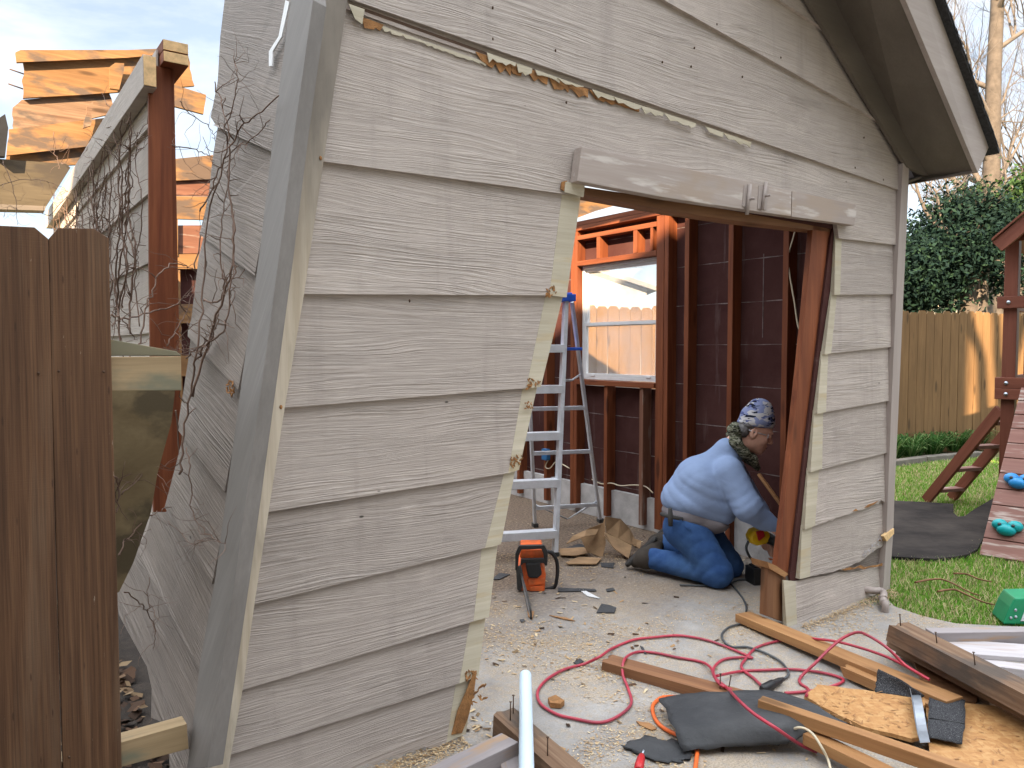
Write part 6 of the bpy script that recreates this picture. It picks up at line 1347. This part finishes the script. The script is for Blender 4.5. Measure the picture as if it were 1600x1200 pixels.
while len(pts) < 17000:
    y = 2.35 + 3.9 * r3.random() ** 1.3; x = r3.uniform(-.35, .55) * y + .35; q = MSI @ Vector((x, y, 0))
    if q.y > .06 and q.x > -.12: continue
    if q.y > .0 and not (-3.3 < q.x): continue
    if -.06 < q.y < .13 and (q.x < -2.75 or q.x > -1.05): continue
    if q.x > .05: continue
    dn = mnoise.noise(Vector((x * 1.5, y * 1.5, 0))) + .6 * mnoise.noise(Vector((x * 5, y * 5, 3)))
    if dn + r3.uniform(-.3, .35) < .30: continue
    pts.append((x, y, .002 + r3.random() * .003))
for k in range(3000):                    # a drift of sawdust along the foot of the wall
    t = r3.random(); p = onz(1242, 978).lerp(onz(1385, 922), t) if r3.random() < .6 else onz(560, 1206).lerp(onz(715, 1150), t)
    d = abs(r3.gauss(0, .035)); p = p - E2 * (.03 + d); pts.append((p.x, p.y, .003 + max(0, .022 - d * .4) * r3.random()))
tag(scatter('sawdust', 'chip', pts, .0016, .006, 5), kind='stuff')
pts = []; r4 = random.Random(8)
while len(pts) < 420:                    # bigger chips and crumbs, thickest by the saw, the ladder and the scrap pile
    cx, cy, sg = r4.choice(((840, 930, 60), (900, 870, 70), (830, 1010, 70), (1000, 1060, 120), (960, 950, 120), (1180, 880, 40), (760, 1130, 30), (1120, 1150, 90), (1010, 840, 50)))
    u, v = r4.gauss(cx, sg), r4.gauss(cy, sg * .35)
    if not (800 < v < 1195) or u < 715 + (1150 - v) * .24 or (u > 1195 and v < 985) or u > 1330: continue
    p = onz(u, v, .004); pts.append((p.x, p.y, .004))
tag(scatter('wood_chip', 'litter', pts[:130], .006, .018, 9, .3, .5), kind='stuff'); tag(scatter('wood_chip', 'chip', pts[130:], .004, .017, 19, .3, .4), kind='stuff')
pts = []
for k in range(2600):
    q = Vector((r3.uniform(-5.0, -3.78), r3.uniform(-.9, 2.6), -.01 + .03 * r3.random())); p = MS @ q; pts.append(tuple(p))
tag(scatter('leaf_litter', 'litter', pts, .01, .035, 6, .6, .6), kind='stuff')
r2 = np.random.default_rng(12); n = 80000
Y = 3.6 + 6.4 * r2.random(n) ** 1.25; X = Y * r2.uniform(.44, .74, n)
loc_ = np.stack([X - A0.x, Y - A0.y], 1) @ np.array([[E1.x, E2.x], [E1.y, E2.y]])
edge = [(onz(u, v).x, onz(u, v).y) for u, v in [(1397, 947), (1440, 962), (1493, 974), (1567, 978)]] + [(3.4, 3.75)]
ex, ey = zip(*edge); lim = np.interp(X, ex, ey); keep = ((loc_[:, 0] > .03) | (loc_[:, 1] < -.02)) & (Y > lim + .01) & (Y < 9.9)
mpx = [onz(u, v) for u, v in px_mat] if 'px_mat' in globals() else []
pol = [onz(u, v) for u, v in [(1376, 781), (1490, 787), (1497, 807), (1520, 797), (1558, 778), (1538, 838), (1512, 866), (1460, 873), (1372, 868)]]
ins = np.zeros(n, bool); j = len(pol) - 1
for i in range(len(pol)):
    xi, yi, xj, yj = pol[i].x, pol[i].y, pol[j].x, pol[j].y; c_ = ((yi > Y) != (yj > Y)) & (X < (xj - xi) * (Y - yi) / (yj - yi + 1e-9) + xi); ins ^= c_; j = i
keep &= ~ins
dn = np.array([mnoise.noise(Vector((x * 1.4, y * 1.4, 7))) for x, y in zip(X, Y)]); keep &= dn > r2.uniform(-1.3, -.05, n)
X, Y = X[keep], Y[keep]; n = len(X); a = r2.uniform(0, 6.283, n); h = r2.uniform(.018, .05, n); ln = r2.uniform(.1, 1.1, n) * h; w = .0022 + .0008 * Y / 5
B_ = np.stack([X, Y, np.full(n, -.03)], 1); s_ = np.stack([np.cos(a), np.sin(a), 0 * a], 1) * w[:, None]; tp_ = B_ + np.stack([-np.sin(a) * ln, np.cos(a) * ln, h], 1); md = (B_ + tp_) / 2 + np.stack([0 * a, 0 * a, h * .15], 1)
V_ = np.stack([B_ - s_, B_ + s_, md + s_ * .7, md - s_ * .7, tp_], 1).reshape(-1, 3); i5 = np.arange(n)[:, None] * 5
me = bpy.data.meshes.new('grass'); me.from_pydata(V_.tolist(), [], (i5 + np.array([[0, 1, 2, 3]])).tolist() + (i5 + np.array([[3, 2, 4]])).tolist()); me.materials.append(M['blade']); o = bpy.data.objects.new('grass', me); link(o); tag(o, kind='stuff')
